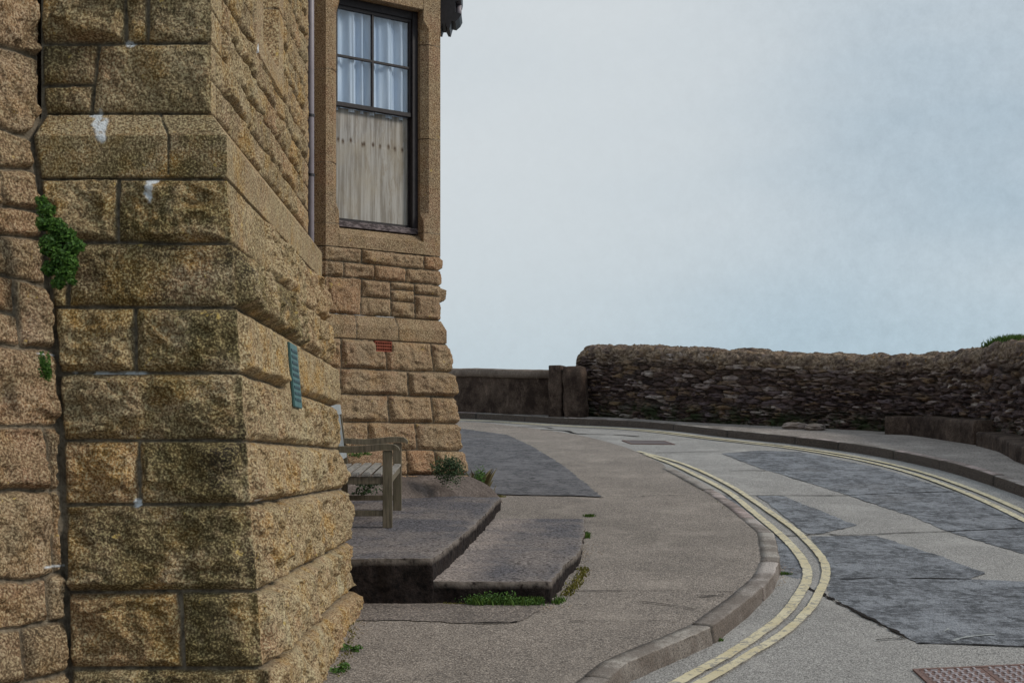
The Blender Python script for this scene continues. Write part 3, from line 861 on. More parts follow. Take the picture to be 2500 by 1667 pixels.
# ---- tower
K2 = 2500 / 2352.0
def zy(y2352, D): return EYE + (HY - y2352 * K2) / F * D
ZS1, ZS2, ZS3 = 2.938, 2.838, 2.677      # string course: top of weathering, arris, underside
def off_t(z):
    z = np.asarray(z, float)
    return np.where(z > ZS1, 0.0, np.where(z > ZS2, (ZS1 - z) / (ZS1 - ZS2) * 0.073, np.where(z > ZS3, 0.073, 0.073 + (ZS3 - z) * 0.088)))
J = (-1.812, 5.5); K = (-1.154, 5.5); Lp = (-1.195, 8.4); Mp = (-2.5, 8.45)
T = Sheet([J, K, Lp, Mp], off_t, 0.0055)
def Dz(y): return 5.5 - 0.073 - max(0, (y - 410) / 1150.0) * 0.17
lv = {y: zy(y, Dz(y)) for y in (557, 706, 857, 1012, 1158, 1358, 1535)}
cz = [0.35] + [lv[y] for y in (1535, 1358, 1158, 1012, 857, 706, 557)] + [ZS3]
# front face, lowest first
U = lambda px, z: T.u_at(0, px * K2, z)
V = lambda px, z: T.u_at(1, px, z)
jf = [[], [418], [], [320], [], [312], [158], [272]]
ov = [{}, {0: dict(tint=.80, algae=.15, prot=.0), 1: dict(tint=.30, algae=1.0)}, {0: dict(tint=.12, algae=.8, bulge=.03)}, {0: dict(tint=.90, algae=.1), 1: dict(tint=.28, algae=.85)},
      {0: dict(tint=.36, algae=.45)}, {0: dict(tint=.45, algae=.3), 1: dict(tint=.3, algae=.9)}, {0: dict(tint=.2, algae=.7), 1: dict(tint=.10, algae=.65, rough=.010, bulge=.012)}, {0: dict(tint=.6, algae=.3), 1: dict(tint=.3, algae=.9)}]
for i in range(8):
    zc = (cz[i] + cz[i+1]) / 2
    T.course(0, cz[i], cz[i+1], [U(x, zc) for x in jf[i]], over=ov[i], algae=.6)
# right-hand face joints in photo columns
jr = [[700, 790], [745, 822], [770], [715, 800], [700, 778], [722], [734], [644, 742]]
ovr = [{}, {0: dict(bulge=.05)}, {0: dict(bulge=.045), 1: dict(bulge=.04)}, {}, {}, {0: dict(tint=.45, rough=.012, bulge=.03), 1: dict(tint=.42, rough=.012, bulge=.035)},
       {0: dict(tint=.3, algae=.8, bulge=.035)}, {0: dict(kind='rock', tint=.45, rough=.004, bulge=.008, algae=.35), 1: dict(tint=.5)}]
for i in range(8):
    zc = (cz[i] + cz[i+1]) / 2
    o_ = {k: dict(v) for k, v in ovr[i].items()}
    T.course(1, cz[i], cz[i+1], [V(x, zc) for x in jr[i]], over=o_, bigcorner_r=True, tint=None or 0.5, algae=.16, prot=.03 if i == 0 else 0.0, bulge=.018, rough=.030, bw=.030)
    T.course(2, cz[i], cz[i+1], [.5 + .2 * (i % 2), 1.0], bigcorner=True, algae=.3)
for g in (1,):
    rs_ = np.random.RandomState(5)
    for k, (a, b, c0, c1, d) in enumerate(T.blocks[g]):
        if d.get('tint', .5) == .5: d['tint'] = float(rs_.choice([.3, .42, .5, .55, .62, .75, .98]))
# string course
T.course(0, ZS3, ZS1, [U(388, 2.75)], kind='dressed', over={0: dict(tint=.40, algae=.55), 1: dict(tint=.25, algae=1.0)}, jw=.003, margin=0)
T.course(1, ZS3, ZS1, [V(710, 2.75)], kind='dressed', tint=.55, algae=.22, jw=.003, margin=0)
T.course(2, ZS3, ZS1, [.6], kind='dressed', tint=.5, algae=.3, margin=0)
# upper wall
ZU = [ZS1, 3.209, 3.50, 3.78, 4.05, 4.34, 4.62, 4.95]
T.course(0, ZS1, zy(195, 5.5), [U(210, 3.0)], slant=0.10, over={0: dict(tint=.25, algae=.9, bulge=.01)}, kind='rock', tint=.35, algae=.45, rough=.006, bulge=.010)
T.course(0, zy(195, 5.5), ZU[1], [U(219, 3.1)], slant=0.10, over={0: dict(tint=.3, algae=.9, bulge=.012)}, tint=.35, algae=.45, rough=.006, bulge=.010)
# cover the second course's main stone so no joint crosses it
T.blocks[0] = [b for b in T.blocks[0] if not (b[0] is not None and b[2] >= ZS1 - 1e-6 and b[3] <= ZU[1] + 1e-6)]
T.blocks[0].append((U(210, 3.0), None, ZS1, ZU[1], dict(tint=.4, algae=.45, rough=.007, bulge=.010, slant=.10, margin=.0)))
T.course(0, ZU[1], ZU[2], [U(288, 3.3), U(340, 3.3)], over={0: dict(tint=.5, algae=.35, bulge=.03), 1: dict(tint=.45, algae=.4), 2: dict(tint=.35, algae=.6, rough=.008, bulge=.012)})
for i in range(2, 7):
    T.course(0, ZU[i], ZU[i+1], [0.22 + .15 * (i % 2)], algae=.5)
rs_ = np.random.RandomState(12)
sub = [ZS1, 3.075, 3.209, 3.34, 3.457, 3.60, 3.73, 3.88, 4.02, 4.16, 4.31, 4.46, 4.62, 4.78, 4.95]
for i in range(len(sub) - 1):
    js = []; u = 0.05 + .12 * (int(i / 2) % 2) + .05
    js.append(u)
    while u < 2.6:
        u += 0.18 + .42 * rs_.rand(); js.append(u)
    js = [j for j in js if j < 2.72] + ([2.76] if i % 2 else [2.70])
    T.course(1, sub[i], sub[i+1], js, bulge=.012, rough=.013, algae=.3, bigcorner_r=False, bw=.02, fine=.005, jw=.004,
             over={0: dict(kind='dressed', tint=.52, algae=.1, rough=.002, margin=0, bulge=0), len(js): dict(kind='dressed', tint=.75, algae=.1, margin=0, bulge=0)})
    T.course(2, sub[i], sub[i+1], [.15, .6 + .3 * (i % 2)], algae=.3)
# narrow window opening in the upper right-hand face, with dressed margins and sloping sill
W0, W1, WA, WB = 6.66 - 5.5, 7.13 - 5.5, 6.45 - 5.5, 7.32 - 5.5
def slit(g, Ug, Zg, H, C):
    if g != 1: return H, C
    sur = (Ug > WA) & (Ug < WB) & (Zg > 3.457)
    dj = np.minimum(np.minimum(Ug - WA, WB - Ug), Zg - 3.457)
    dj = np.minimum(dj, np.where(Ug < W0, np.abs(Zg - 3.98), 9)); dj = np.minimum(dj, np.where(Ug > W1, np.abs(Zg - 3.86), 9))
    ins = sstep(.002, .005, dj)
    H = np.where(sur, 0.016 * ins - .008 * (1 - ins) + .001 * fbm(Ug * 30, Zg * 30, 3, 77), H)
    C[sur, 0] = .62; C[sur, 1] = (1 - ins)[sur]; C[sur, 2] = .12
    op = sur & (Ug > W0) & (Ug < W1) & (Zg > 3.56)
    hh = np.where(Zg < 3.71, 0.016 - .19 * (Zg - 3.56) / .15, -.174)
    e = np.minimum(Ug - W0, W1 - Ug)
    H = np.where(op, hh, H)
    C[op & (Zg < 3.72), 0] = .85
    return H, C
def lit_weathering(g, Ug, Zg, H, C):
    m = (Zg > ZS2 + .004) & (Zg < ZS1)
    C[m, 0] = .97 if g == 0 else .62; C[m, 2] *= .15  # sloped top tinted paler: light from above put into the colour, with lichen
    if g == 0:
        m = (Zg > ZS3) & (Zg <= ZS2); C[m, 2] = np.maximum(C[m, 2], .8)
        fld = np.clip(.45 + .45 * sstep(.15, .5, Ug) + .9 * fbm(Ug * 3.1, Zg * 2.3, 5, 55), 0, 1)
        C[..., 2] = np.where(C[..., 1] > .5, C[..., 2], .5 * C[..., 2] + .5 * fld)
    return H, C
def corner_gap(g, Ug, Zg, H, C):
    if g != 0: return H, C
    xw = J[0] + (K[0] - J[0]) * Ug / T.len[0] + off_t(Zg) * Ug / T.len[0]
    d = xw - xcross_lazy(Zg) + .008 * fbm(Zg * 6, Ug * 0 + 5, 4, 53)
    k = 1 - sstep(.006, .026, d)
    H = H * (1 - k) - .020 * k; C[..., 1] = np.maximum(C[..., 1], k)
    return H, C
def xcross_lazy(z):
    z = np.asarray(z, float); o = np.interp(-z, [-9, -3.0, -2.0, -0.9, 0], [0, 0, .157, .27, .36])
    return J[0] + .866 * o + .5 * (-off_t(z) + .5 * o) / .866
def plaque_bed(g, Ug, Zg, H, C):
    if g != 1: return H, C
    a = sstep(.95, 1.0, Ug) * (1 - sstep(1.25, 1.30, Ug)) * sstep(1.80, 1.85, Zg) * (1 - sstep(2.15, 2.18, Zg))
    H = H * (1 - a) + (.026 + .002 * fbm(Ug * 20, Zg * 20, 3, 9)) * a; C[..., 1] = C[..., 1] * (1 - a)
    return H, C
T.holes = [slit, lit_weathering, corner_gap, plaque_bed]
def alg_t(g, Ug, Zg, c):
    return c
ua = lambda px, z: T.u_at(0, px * K2, z)
smears = [(0, ua(230, 2.88), 2.885, 0.027, 0.060), (0, ua(222, 2.93), 2.93, .03, .012), (0, ua(344, 2.6), 2.615, 0.014, .045), (0, ua(350, 2.66), 2.665, .022, .012), (0, ua(299, 3.2), 3.205, .022, .014),
          (0, ua(316, 1.46), 1.45, .010, .018), (0, ua(250, 1.8), 1.937, .12, .0035), (1, V(621, 3.47), 3.47, .02, .03), (1, V(600, 2.0), 1.46, .08, .004)]
kw = dict(smear=smears, seed=3)
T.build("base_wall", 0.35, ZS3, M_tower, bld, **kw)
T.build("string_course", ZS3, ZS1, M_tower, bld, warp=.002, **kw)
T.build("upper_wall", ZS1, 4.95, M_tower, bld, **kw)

# ---- left rubble wall, running toward the viewer
TH = math.radians(60)
G0 = (J[0] - 2.2 * math.cos(TH), J[1] - 2.2 * math.sin(TH))
def off_l(z):
    z = np.asarray(z, float); return np.interp(-z, [-9, -3.0, -2.0, -0.9, 0], [0, 0, .157, .27, .36])
def xcross(z):      # where the rubble wall meets the tower's front
    o = off_l(z); dt = off_t(z); return J[0] + .866 * o + .5 * (-dt + .5 * o) / .866
Lw = Sheet([G0, J], off_l, 0.0065)
rs_ = np.random.RandomState(21)
z = 0.2
while z < 4.6:
    hgt = 0.17 + .14 * rs_.rand(); u = -0.1 + rs_.rand() * .2; js = []
    while u < 1.95:
        u += 0.14 + .26 * rs_.rand(); js.append(u)
    js = [j for j in js if j < 2.08]
    for i in range(len(js) + 1):
        a = js[i-1] if i else None; b = js[i] if i < len(js) else None
        tnt = float(rs_.choice([.25, .45, .5, .7, .82, .6]))
        if rs_.rand() < .25 and hgt > .24:
            zm = z + hgt * (.4 + .2 * rs_.rand())
            Lw.blocks[0].append((a, b, z, zm, dict(tint=tnt, algae=.45, bw=.020, bulge=.012, rough=.024, jw=.008)))
            Lw.blocks[0].append((a, b, zm, z + hgt, dict(tint=float(rs_.rand()), algae=.45, bw=.020, bulge=.012, rough=.024, jw=.008)))
        else:
            Lw.blocks[0].append((a, b, z, z + hgt, dict(tint=tnt, algae=.45, bw=.022, bulge=.014, rough=.026, jw=.008)))
    z += hgt
def groove(g, Ug, Zg, H, C):
    d = Lw.len[0] - Ug - (off_t(Zg) - .5 * off_l(Zg)) / .866 + .012 * fbm(Zg * 5, Ug * 0 + 2, 4, 51)
    k = 1 - sstep(.006, .022, d)
    H = H * (1 - k) - .014 * k; C[..., 1] = np.maximum(C[..., 1], k)
    return H, C
Lw.holes = [groove]
Lw.build("rubble_wall", 0.2, 4.6, M_left, bld, seed=15, warp=.028, warpf=3.2, smear=[(0, 2.1, 2.0, .12, .004), (0, 2.05, 1.22, .08, .004)])

# ---- bay
B_ = np.array([-1.700, 13.085]); C_ = np.array([-0.690, 13.80])
A_ = B_ + 1.15 * np.array([-.91, .41]); D_ = C_ + 2.6 * np.array([-.25, .968])
E = (C_ - B_) / np.linalg.norm(C_ - B_); NI = np.array([-E[1], E[0]])   # along the face, and inward
BZ1, BZ2, BZ3 = 2.97, 2.87, 2.74
def off_b(z):
    z = np.asarray(z, float)
    return np.where(z > BZ1, 0.0, np.where(z > BZ2, (BZ1 - z) / (BZ1 - BZ2) * 0.055, np.where(z > BZ3, 0.055, 0.058 + (BZ3 - z) * 0.115)))
Bs = Sheet([A_, B_, C_, D_], off_b, 0.009)
bu = lambda px, z: Bs.u_at(1, px, z)
def bcourse(z0, z1, px, over=None, **kw_):
    zc = (z0 + z1) / 2
    Bs.course(1, z0, z1, [bu(x, zc) for x in px], over=over or {}, **kw_)
    Bs.course(0, z0, z1, [.35 if int(z0 * 10) % 2 else .6, .95], **kw_)
    Bs.course(2, z0, z1, [.3 if int(z0 * 10) % 2 else .55, 1.0, 1.5, 2.1], **kw_)
kb = dict(bulge=.028, rough=.022, algae=.25, bigcorner_r=True, bw=.035, jw=.006)
bcourse(1.30, 1.49, [993], prot=.03, tint=.75, **kb)
bcourse(1.49, 1.72, [993, 1062], prot=.015, over={0: dict(tint=.7), 1: dict(tint=.88), 2: dict(tint=.5)}, **kb)
bcourse(1.72, 1.975, [900, 1017], over={0: dict(tint=.55), 1: dict(tint=.6), 2: dict(tint=.4)}, **kb)
bcourse(1.975, 2.23, [949, 1056], over={0: dict(tint=.35), 1: dict(tint=.6), 2: dict(tint=.5)}, **kb)
bcourse(2.23, 2.467, [833, 997], over={0: dict(tint=.6), 1: dict(tint=.35), 2: dict(tint=.25, bulge=.04)}, **kb)
bcourse(2.467, BZ3, [833, 943, 1056], over={0: dict(tint=.6), 1: dict(tint=.3), 2: dict(tint=.55), 3: dict(tint=.45)}, **kb)
for g, js in ((0, [.5]), (1, [bu(872, 2.8), bu(973, 2.8)]), (2, [.4, 1.1, 1.8])):
    Bs.course(g, BZ3, BZ1, js, kind='dressed', tint=.42, algae=.45, jw=.004, margin=0, over={1: dict(tint=.38), 2: dict(tint=.5)})
ku = dict(bulge=.020, rough=.020, algae=.3, bw=.03, jw=.006)
# three courses under the sill, the big red stone on the left
Bs.course(1, 3.45, 3.585, [bu(884, 3.5), bu(1036, 3.5)], over={0: dict(tint=.4), 1: dict(tint=.6)}, **ku)
Bs.course(1, 3.306, 3.45, [bu(840, 3.4), bu(914, 3.4), bu(993, 3.4)], over={2: dict(tint=.8), 3: dict(tint=.65)}, **ku)
bl = Bs.blocks[1]
x1, x2, x3 = bu(882, 3.1), bu(955, 3.1), bu(1013, 3.1)
bl.append((None, x1, BZ1, 3.306, dict(tint=.80, **ku)))
bl.append((x1, x2, BZ1, 3.14, dict(tint=.5, **ku))); bl.append((x1, x2, 3.14, 3.306, dict(tint=.6, **ku)))
bl.append((x2, x3, BZ1, 3.12, dict(tint=.4, **ku))); bl.append((x2, x3, 3.12, 3.23, dict(tint=.55, **ku))); bl.append((x2, x3, 3.23, 3.306, dict(tint=.45, **ku)))
bl.append((x3, None, BZ1, 3.20, dict(tint=.7, **ku))); bl.append((x3, None, 3.20, 3.306, dict(tint=.6, **ku)))
for g, n_ in ((0, [.4, .9]), (2, [.3, .8, 1.3, 1.9])):
    for a, b in ((BZ1, 3.14), (3.14, 3.306), (3.306, 3.45), (3.45, 3.585)):
        Bs.course(g, a, b, [q + .1 * (int(a * 7) % 2) for q in n_], over={0: dict(bulge=.05, rough=.03)} if a > 3.1 and a < 3.2 else {}, **ku)
# air-brick pocket
Vz0, Vz1 = 2.635, 2.735
Vu0, Vu1 = bu(914, 2.69), bu(957, 2.69)
def vent_hole(g, Ug, Zg, H, C):
    if g != 1: return H, C
    m = (Ug > Vu0) & (Ug < Vu1) & (Zg > Vz0) & (Zg < Vz1)
    return np.where(m, -.035, H), C
Bs.holes = [vent_hole]
Bs.build("base_wall", 1.2, BZ3, M_bay, bld, seed=33, warp=.008)
Bs.build("string_course", BZ3, BZ1, M_bay, bld, seed=34, warp=.002)
Bs.build("upper_wall", BZ1, 3.585, M_bay, bld, seed=35, warp=.008)

# dressed surround: local coordinates u along face, d into the wall
def W(u, d, z): 
    p = B_ + E * u + NI * d; return (p[0], p[1], z)
FL = float(np.linalg.norm(C_ - B_))
uf0 = Bs.u_at(1, 814, 4.5); uf1 = Bs.u_at(1, 1047, 4.5)
CH = 0.06; ui0 = uf0 + CH; ui1 = uf1 - CH
ZO0, ZO1 = 3.78, 5.925
def dressed_grid(P3, tint, seed):
    P3 = np.array(P3, float); C = np.zeros(P3.shape[:2] + (4,)); C[..., 0] = tint; C[..., 2] = .2
    return P3, C
def jamb(side):
    """side -1 left, +1 right; vertical loft with stopped chamfers; joints as fine grooves"""
    joints = (3.585, 3.80, 4.7, 5.60, 6.2) if side > 0 else (3.585, 3.795, 4.35, 5.2, 6.0)
    zs = sorted(set([3.585, 6.5] + [ZO0 + .13, ZO0 + .21, ZO1 - .10, ZO1 - .18] + [q for j in joints for q in (j - .006, j, j + .006) if 3.585 <= q <= 6.5] + list(np.arange(3.6, 6.5, .08))))
    rows = []; cols = []
    for z in zs:
        c = CH * (0 if z <= ZO0 + .13 or z >= ZO1 - .10 else min(1, (z - ZO0 - .13) / .08, (ZO1 - .10 - z) / .08))
        c = max(c, .002)
        g = min(abs(z - j) for j in joints) < .003
        dd = .008 if g else 0
        ui = ui1 if side > 0 else ui0
        # front to reveal
        if side > 0:
            ring = [(FL + .001, .0), (ui + c + (FL - ui - c) * .5, 0), (ui + c + dd, dd), (ui + dd, c + dd), (ui + dd, .16), (ui + dd, .32)]
            back = [W(u, d, z) for u, d in ring]
            # return round the corner C
            dirD = (D_ - C_) / np.linalg.norm(D_ - C_)
            wrap = [tuple(C_ + dirD * 0.9) + (z,), tuple(C_ + dirD * 0.45) + (z,), tuple(C_ + dirD * .02) + (z,)]
            row = wrap + back
        else:
            ring = [(ui + 0 - dd, .32), (ui - dd, .16), (ui - dd, c + dd), (ui - c - dd, dd), ((ui - c) * .5, 0), (0.001, 0)]
            back = [W(u, d, z) for u, d in ring]
            dirA = (A_ - B_) / np.linalg.norm(A_ - B_)
            row = back + [tuple(B_ + dirA * .02) + (z,), tuple(B_ + dirA * .12) + (z,), tuple(B_ + dirA * .25) + (z,)]
        rows.append(row); cols.append([(.45 + .1 * math.sin(sum(1 for j in joints if j < z) * 2.3), 1.0 if g else 0.0, .22, 0)] * len(row))
    me = grid_mesh("jamb", np.array(rows), np.array(cols), smooth=False, flip=False)
    child("jamb", me, M_bay, bld)
jamb(+1); jamb(-1)
def tinted(me, tint, alg=.25):
    n = len(me.vertices); a = me.color_attributes.new('tint', 'FLOAT_COLOR', 'POINT')
    a.data.foreach_set('color', np.tile([tint, 0, alg, 0], n).astype(np.float32)); return me
LM = lambda v: Vector(W(v.x, v.y, v.z))
# sill block: sloping top
bm = bmesh.new()
prof = [(-0.004, 3.588), (-0.004, 3.70), (0.09, 3.775), (0.25, 3.79), (0.25, 3.588)]
ends = []
for u in (ui0 - .001, ui1 + .001):
    ends.append([bm.verts.new(W(u, d, z)) for d, z in prof])
for i in range(5):
    bm.faces.new((ends[0][i], ends[0][(i+1) % 5], ends[1][(i+1) % 5], ends[1][i]))
bm.faces.new(ends[0]); bm.faces.new(ends[1][::-1])
child("sill", tinted(bm_mesh("sill", bm), .45, .45), M_bay, bld)
bm = bmesh.new(); box(bm, ui0 - .0, ui1 + .0, 0.002, .32, ZO1, 6.5, LM, .004)
child("lintel", tinted(bm_mesh("lintel", bm), .45, .2), M_bay, bld)
# flank walls of the bay above the sill level
Fl = Sheet([C_ + (D_ - C_) / np.linalg.norm(D_ - C_) * .9, D_], lambda z: 0 * np.asarray(z, float), 0.02)
for i in range(11):
    Fl.course(0, 3.585 + i * .27, 3.855 + i * .27, [.3 + .15 * (i % 2), .9, 1.4])
Fl.build("flank_wall", 3.585, 6.5, M_bay, bld, seed=61)
Fa = Sheet([A_, B_ + (A_ - B_) / np.linalg.norm(A_ - B_) * .25], lambda z: 0 * np.asarray(z, float), 0.02)
for i in range(11):
    Fa.course(0, 3.585 + i * .27, 3.855 + i * .27, [.3 + .15 * (i % 2)], kind='dressed', tint=.4)
Fa.build("flank_wall", 3.585, 6.5, M_bay, bld, seed=62)

# ---- sash window
def wbox(u0, u1, d0, d1, z0, z1, m, name, parent, bev=.003):
    bm = bmesh.new(); box(bm, u0, u1, d0, d1, z0, z1, LM, bev); return child(name, bm_mesh(name, bm), m, parent)
bm = bmesh.new()
FR = 0.03
box(bm, ui0, ui0 + FR, .11, .30, ZO0 + .07, ZO1, LM, .003); box(bm, ui1 - .062, ui1, .10, .30, ZO0 + .07, ZO1, LM, .003)
box(bm, ui0 + FR, ui1 - .062, .11, .30, ZO1 - .075, ZO1, LM, .003)
win = child("window", bm_mesh("window", bm), M_frame, bld, "tall old sash window with four upper panes and a grimy blanked lower pane")
wbox(ui0, ui1, .10, .30, ZO0 + .012, ZO0 + .069, M_sill, "window_sill", win)
wa, wb = ui0 + FR, ui1 - .062
zm = 4.93
um = Bs.u_at(1, 912, 5.2) - .10          # glazing bar seen through depth
um = (wa + wb) / 2 - .01
bm = bmesh.new()
st = .022
box(bm, wa, wa + st, .125, .16, zm, ZO1 - .075, LM, .002); box(bm, wb - st, wb, .125, .16, zm, ZO1 - .075, LM, .002)
box(bm, wa, wb, .123, .162, ZO1 - .105, ZO1 - .076, LM, .002)
box(bm, wa, wb, .117, .167, zm - .018, zm + .022, LM, .003)
box(bm, um - .011, um + .011, .128, .157, zm + .02, ZO1 - .10, LM, .002)
box(bm, wa, wb, .129, .156, 5.372, 5.394, LM, .002)
child("upper_sash", bm_mesh("upper_sash", bm), M_frame, win)
bm = bmesh.new()
box(bm, wa, wa + .012, .155, .19, ZO0 + .07, zm - .02, LM, .002); box(bm, wb - .012, wb, .155, .19, ZO0 + .07, zm - .02, LM, .002)
box(bm, wa, wb, .154, .192, ZO0 + .07, ZO0 + .10, LM, .002)
child("lower_sash", bm_mesh("lower_sash", bm), M_frame, win)
bm = bmesh.new(); box(bm, wa + .005, wb - .005, .140, .144, zm, ZO1 - .08, LM)
child("pane", bm_mesh("pane", bm), M_glass, win)
# curtain with folds
u = np.linspace(wa, wb, 160); zz_ = np.linspace(zm - .05, ZO1 - .08, 60)
UU, ZZ = np.meshgrid(u, zz_)
fold = .026 * np.sin(UU * 46 + 1.4 * np.sin(UU * 13) + .35 * ZZ) + .007 * np.sin(UU * 120 + ZZ * .8 + 2 * np.sin(UU * 31)) + .01 * fbm(UU * 12, ZZ * 1.2, 3, 91)
DD = .186 + fold
P = np.stack([B_[0] + E[0] * UU + NI[0] * DD, B_[1] + E[1] * UU + NI[1] * DD, ZZ], -1)
child("curtain", grid_mesh("curtain", P, np.zeros(P.shape[:2] + (4,))), M_curtain, win)
zz_ = np.linspace(ZO0 + .06, zm - .02, 130)
UU, ZZ = np.meshgrid(np.linspace(wa, wb, 180), zz_)
hem = 4.60 + .012 * np.sin(UU * 60)
DD = .176 + .0012 * np.sin(UU * 50 + 2 * np.sin(UU * 9)) * (ZZ < hem) - .002 * (ZZ < hem) + .003 * fbm(UU * 10, ZZ * 2, 3, 95)
P = np.stack([B_[0] + E[0] * UU + NI[0] * DD, B_[1] + E[1] * UU + NI[1] * DD, ZZ], -1)
Cc = np.zeros(P.shape[:2] + (4,)); Cc[..., 1] = (ZZ < hem)
rs_ = np.random.RandomState(3)
for k in range(10):
    uc = wa + .03 + k * (wb - wa - .05) / 9.3 + .01 * rs_.randn(); zc = 4.60 + .035 * rs_.rand() - .02 * k / 10; uc += .015 * rs_.randn()
    sp = np.clip(1.5 - np.hypot((UU - uc) / .013, (ZZ - zc) / .024), 0, 1)
    run = np.clip(1 - np.abs(UU - uc) / .006, 0, 1) * (ZZ < zc) * np.clip((ZZ - (zc - .12 * rs_.rand())) / .1, 0, 1) * .8
    Cc[..., 2] = np.maximum(Cc[..., 2], np.maximum(sp, run))
child("blind", grid_mesh("blind", P, Cc), M_blind, win)
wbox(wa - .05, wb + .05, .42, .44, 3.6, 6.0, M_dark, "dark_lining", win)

# ---- air brick
bm = bmesh.new()
box(bm, Vu0 + .002, Vu1 - .002, -.03, -.022, Vz0 + .002, Vz1 - .002, lambda v: Vector(W(v.x, v.y - off_b(2.68) + .062, v.z)))
VM = lambda v: Vector(W(v.x, v.y - float(off_b(np.array(2.68))), v.z))
bm.free(); bm = bmesh.new()
nx = 7
du = (Vu1 - Vu0 - .004) / nx
for i in range(nx + 1):
    x = Vu0 + .002 + i * du; box(bm, x - .0045, x + .0045, -.004, .03, Vz0 + .002, Vz1 - .002, VM)
for i in range(4):
    z_ = Vz0 + .007 + i * (Vz1 - Vz0 - .014) / 3; box(bm, Vu0 + .002, Vu1 - .002, -.006, .03, z_ - .006, z_ + .006, VM)
child("air_vent", bm_mesh("air_vent", bm), M_terra, bld, "small red terracotta air brick with square holes")

# ---- eaves, bracket and gutter on the bay's far side
def prism(bm, pts, y0, y1, Mf):
    a = [bm.verts.new(Mf(Vector((x, y0, z)))) for x, z in pts]; b = [bm.verts.new(Mf(Vector((x, y1, z)))) for x, z in pts]
    n = len(pts); bm.faces.new(a); bm.faces.new(b[::-1])
    for i in range(n): bm.faces.new((a[i], a[(i+1) % n], b[(i+1) % n], b[i]))
def epx(px, py, D=14.3): return ((px - 1250) / F * D, EYE + (HY - py) / F * D)
prof = [epx(*p) for p in [(1066,-60),(1066,40),(1072,72),(1077,73),(1080,62),(1087,62),(1092,72),(1098,73),(1103,55),(1112,57),(1122,48),(1127,38),(1118,36),(1112,34),(1112,8),(1126,6),(1128,-4),(1128,-60)]]
bm = bmesh.new(); prism(bm, prof, 14.25, 14.55, lambda v: v)
child("eaves_bracket", bm_mesh("eaves_bracket", bm), M_iron, bld, "dark carved eaves bracket")
bm = bmesh.new(); a = epx(1117, 37); b = epx(1117, 4)
tube(bm, [(a[0] + .008, 14.4, a[1]), (b[0] + .008, 14.4, b[1])], .030, 14)
child("outlet_pipe", bm_mesh("outlet_pipe", bm, True), M_pipe, bld)
bm = bmesh.new()
for sgn in range(1):
    pts = [(-.62, 14.2), (-1.2, 17.0)]
    tube(bm, [(-.60, 14.3, 6.28), (-1.25, 16.8, 6.28)], .06, 12)
child("gutter", bm_mesh("gutter", bm, True), M_iron, bld)
# roof over the bay and main range
bm = bmesh.new()
base = [(-3.2, 13.2), (-1.72, 12.95), (-.55, 13.72), (-1.2, 16.9), (-3.2, 17.0)]
vb = [bm.verts.new((x, y, 6.51)) for x, y in base]; vt = [bm.verts.new((x * .9 - .5, y * .5 + 7.6, 7.9)) for x, y in base]
bm.faces.new(vb[::-1]); bm.faces.new(vt)
for i in range(5): bm.faces.new((vb[i], vb[(i+1) % 5], vt[(i+1) % 5], vt[i]))
child("roof", bm_mesh("roof", bm), M_roof, bld)

# ---- wall between tower and bay
Cw = Sheet([(-2.45, 8.4), (-2.45, 13.75)], off_b, 0.02)
zc = 0.5; i = 0
while zc < 6.4:
    Cw.course(0, zc, min(zc + .26, 6.5), [.3 + .25 * (i % 2) + k * .55 for k in range(9)]); zc += .26; i += 1
Cw.build("upper_wall", 0.5, 6.5, M_bay, bld, seed=70)
# plain body behind and above the detailed faces
bm = bmesh.new()
box(bm, -6.5, -2.75, 6.0, 17.0, 0.0, 7.6)
box(bm, -6.5, -1.24, 5.65, 8.36, 4.9, 7.6)
me = bm_mesh("body", bm); tinted(me, .45, .3)
child("rear_wall", me, M_bay, bld)

# ---- drainpipe beside the tower
PX, PY = (758.5 - 1250) / F * 8.95, 8.95
bm = bmesh.new(); tube(bm, [(PX, PY, .9), (PX, PY, 7.2)], .021, 20)
pipe = child("drainpipe", bm_mesh("drainpipe", bm, True), M_pipe, bld, "thin grey drainpipe beside the tower")
for yy in (283, 428):
    bm = bmesh.new()
    zc = EYE + (HY - yy) / F * PY
    tube(bm, [(PX, PY, zc - .008), (PX, PY, zc + .008)], .0245, 20)
    box(bm, PX - .3, PX, PY - .006, PY + .006, zc - .006, zc + .006)
    child("pipe_clip", bm_mesh("pipe_clip", bm), M_iron, pipe)

# ---- bronze plaque on the tower's right-hand face
def TW(y, z, out_):
    o_ = float(off_t(np.array(z))) + out_; t = (y - 5.5) / 2.9
    return Vector((K[0] + (Lp[0] - K[0]) * t + o_, y, z))
PMf = lambda v: TW(v.x, v.z, v.y)
bm = bmesh.new(); box(bm, 6.50, 6.75, .028, .040, 1.855, 2.15, PMf, .003)
plq = child("plaque", bm_mesh("plaque", bm), M_copper, bld, "small verdigris bronze plaque with lines of raised lettering")
bm = bmesh.new(); rs_ = np.random.RandomState(8)
for i in range(9):
    zc = 2.115 - i * .028; y = 6.525
    while y < 6.71:
        wd = .012 + .03 * rs_.rand(); box(bm, y, min(y + wd, 6.73), .040, .043, zc - .006, zc + .006, PMf); y += wd + .007
child("lettering", bm_mesh("lettering", bm), M_copperdk, plq)
bm = bmesh.new()
box(bm, WA, WA, 0, 0, 0, 0) if False else None
bm.free()
bm = bmesh.new(); box(bm, 6.60, 7.20, -.17, -.165, 3.6, 4.95, PMf)
sw = child("window", bm_mesh("window", bm), M_dark, bld, "narrow dark window in the tower's upper wall")

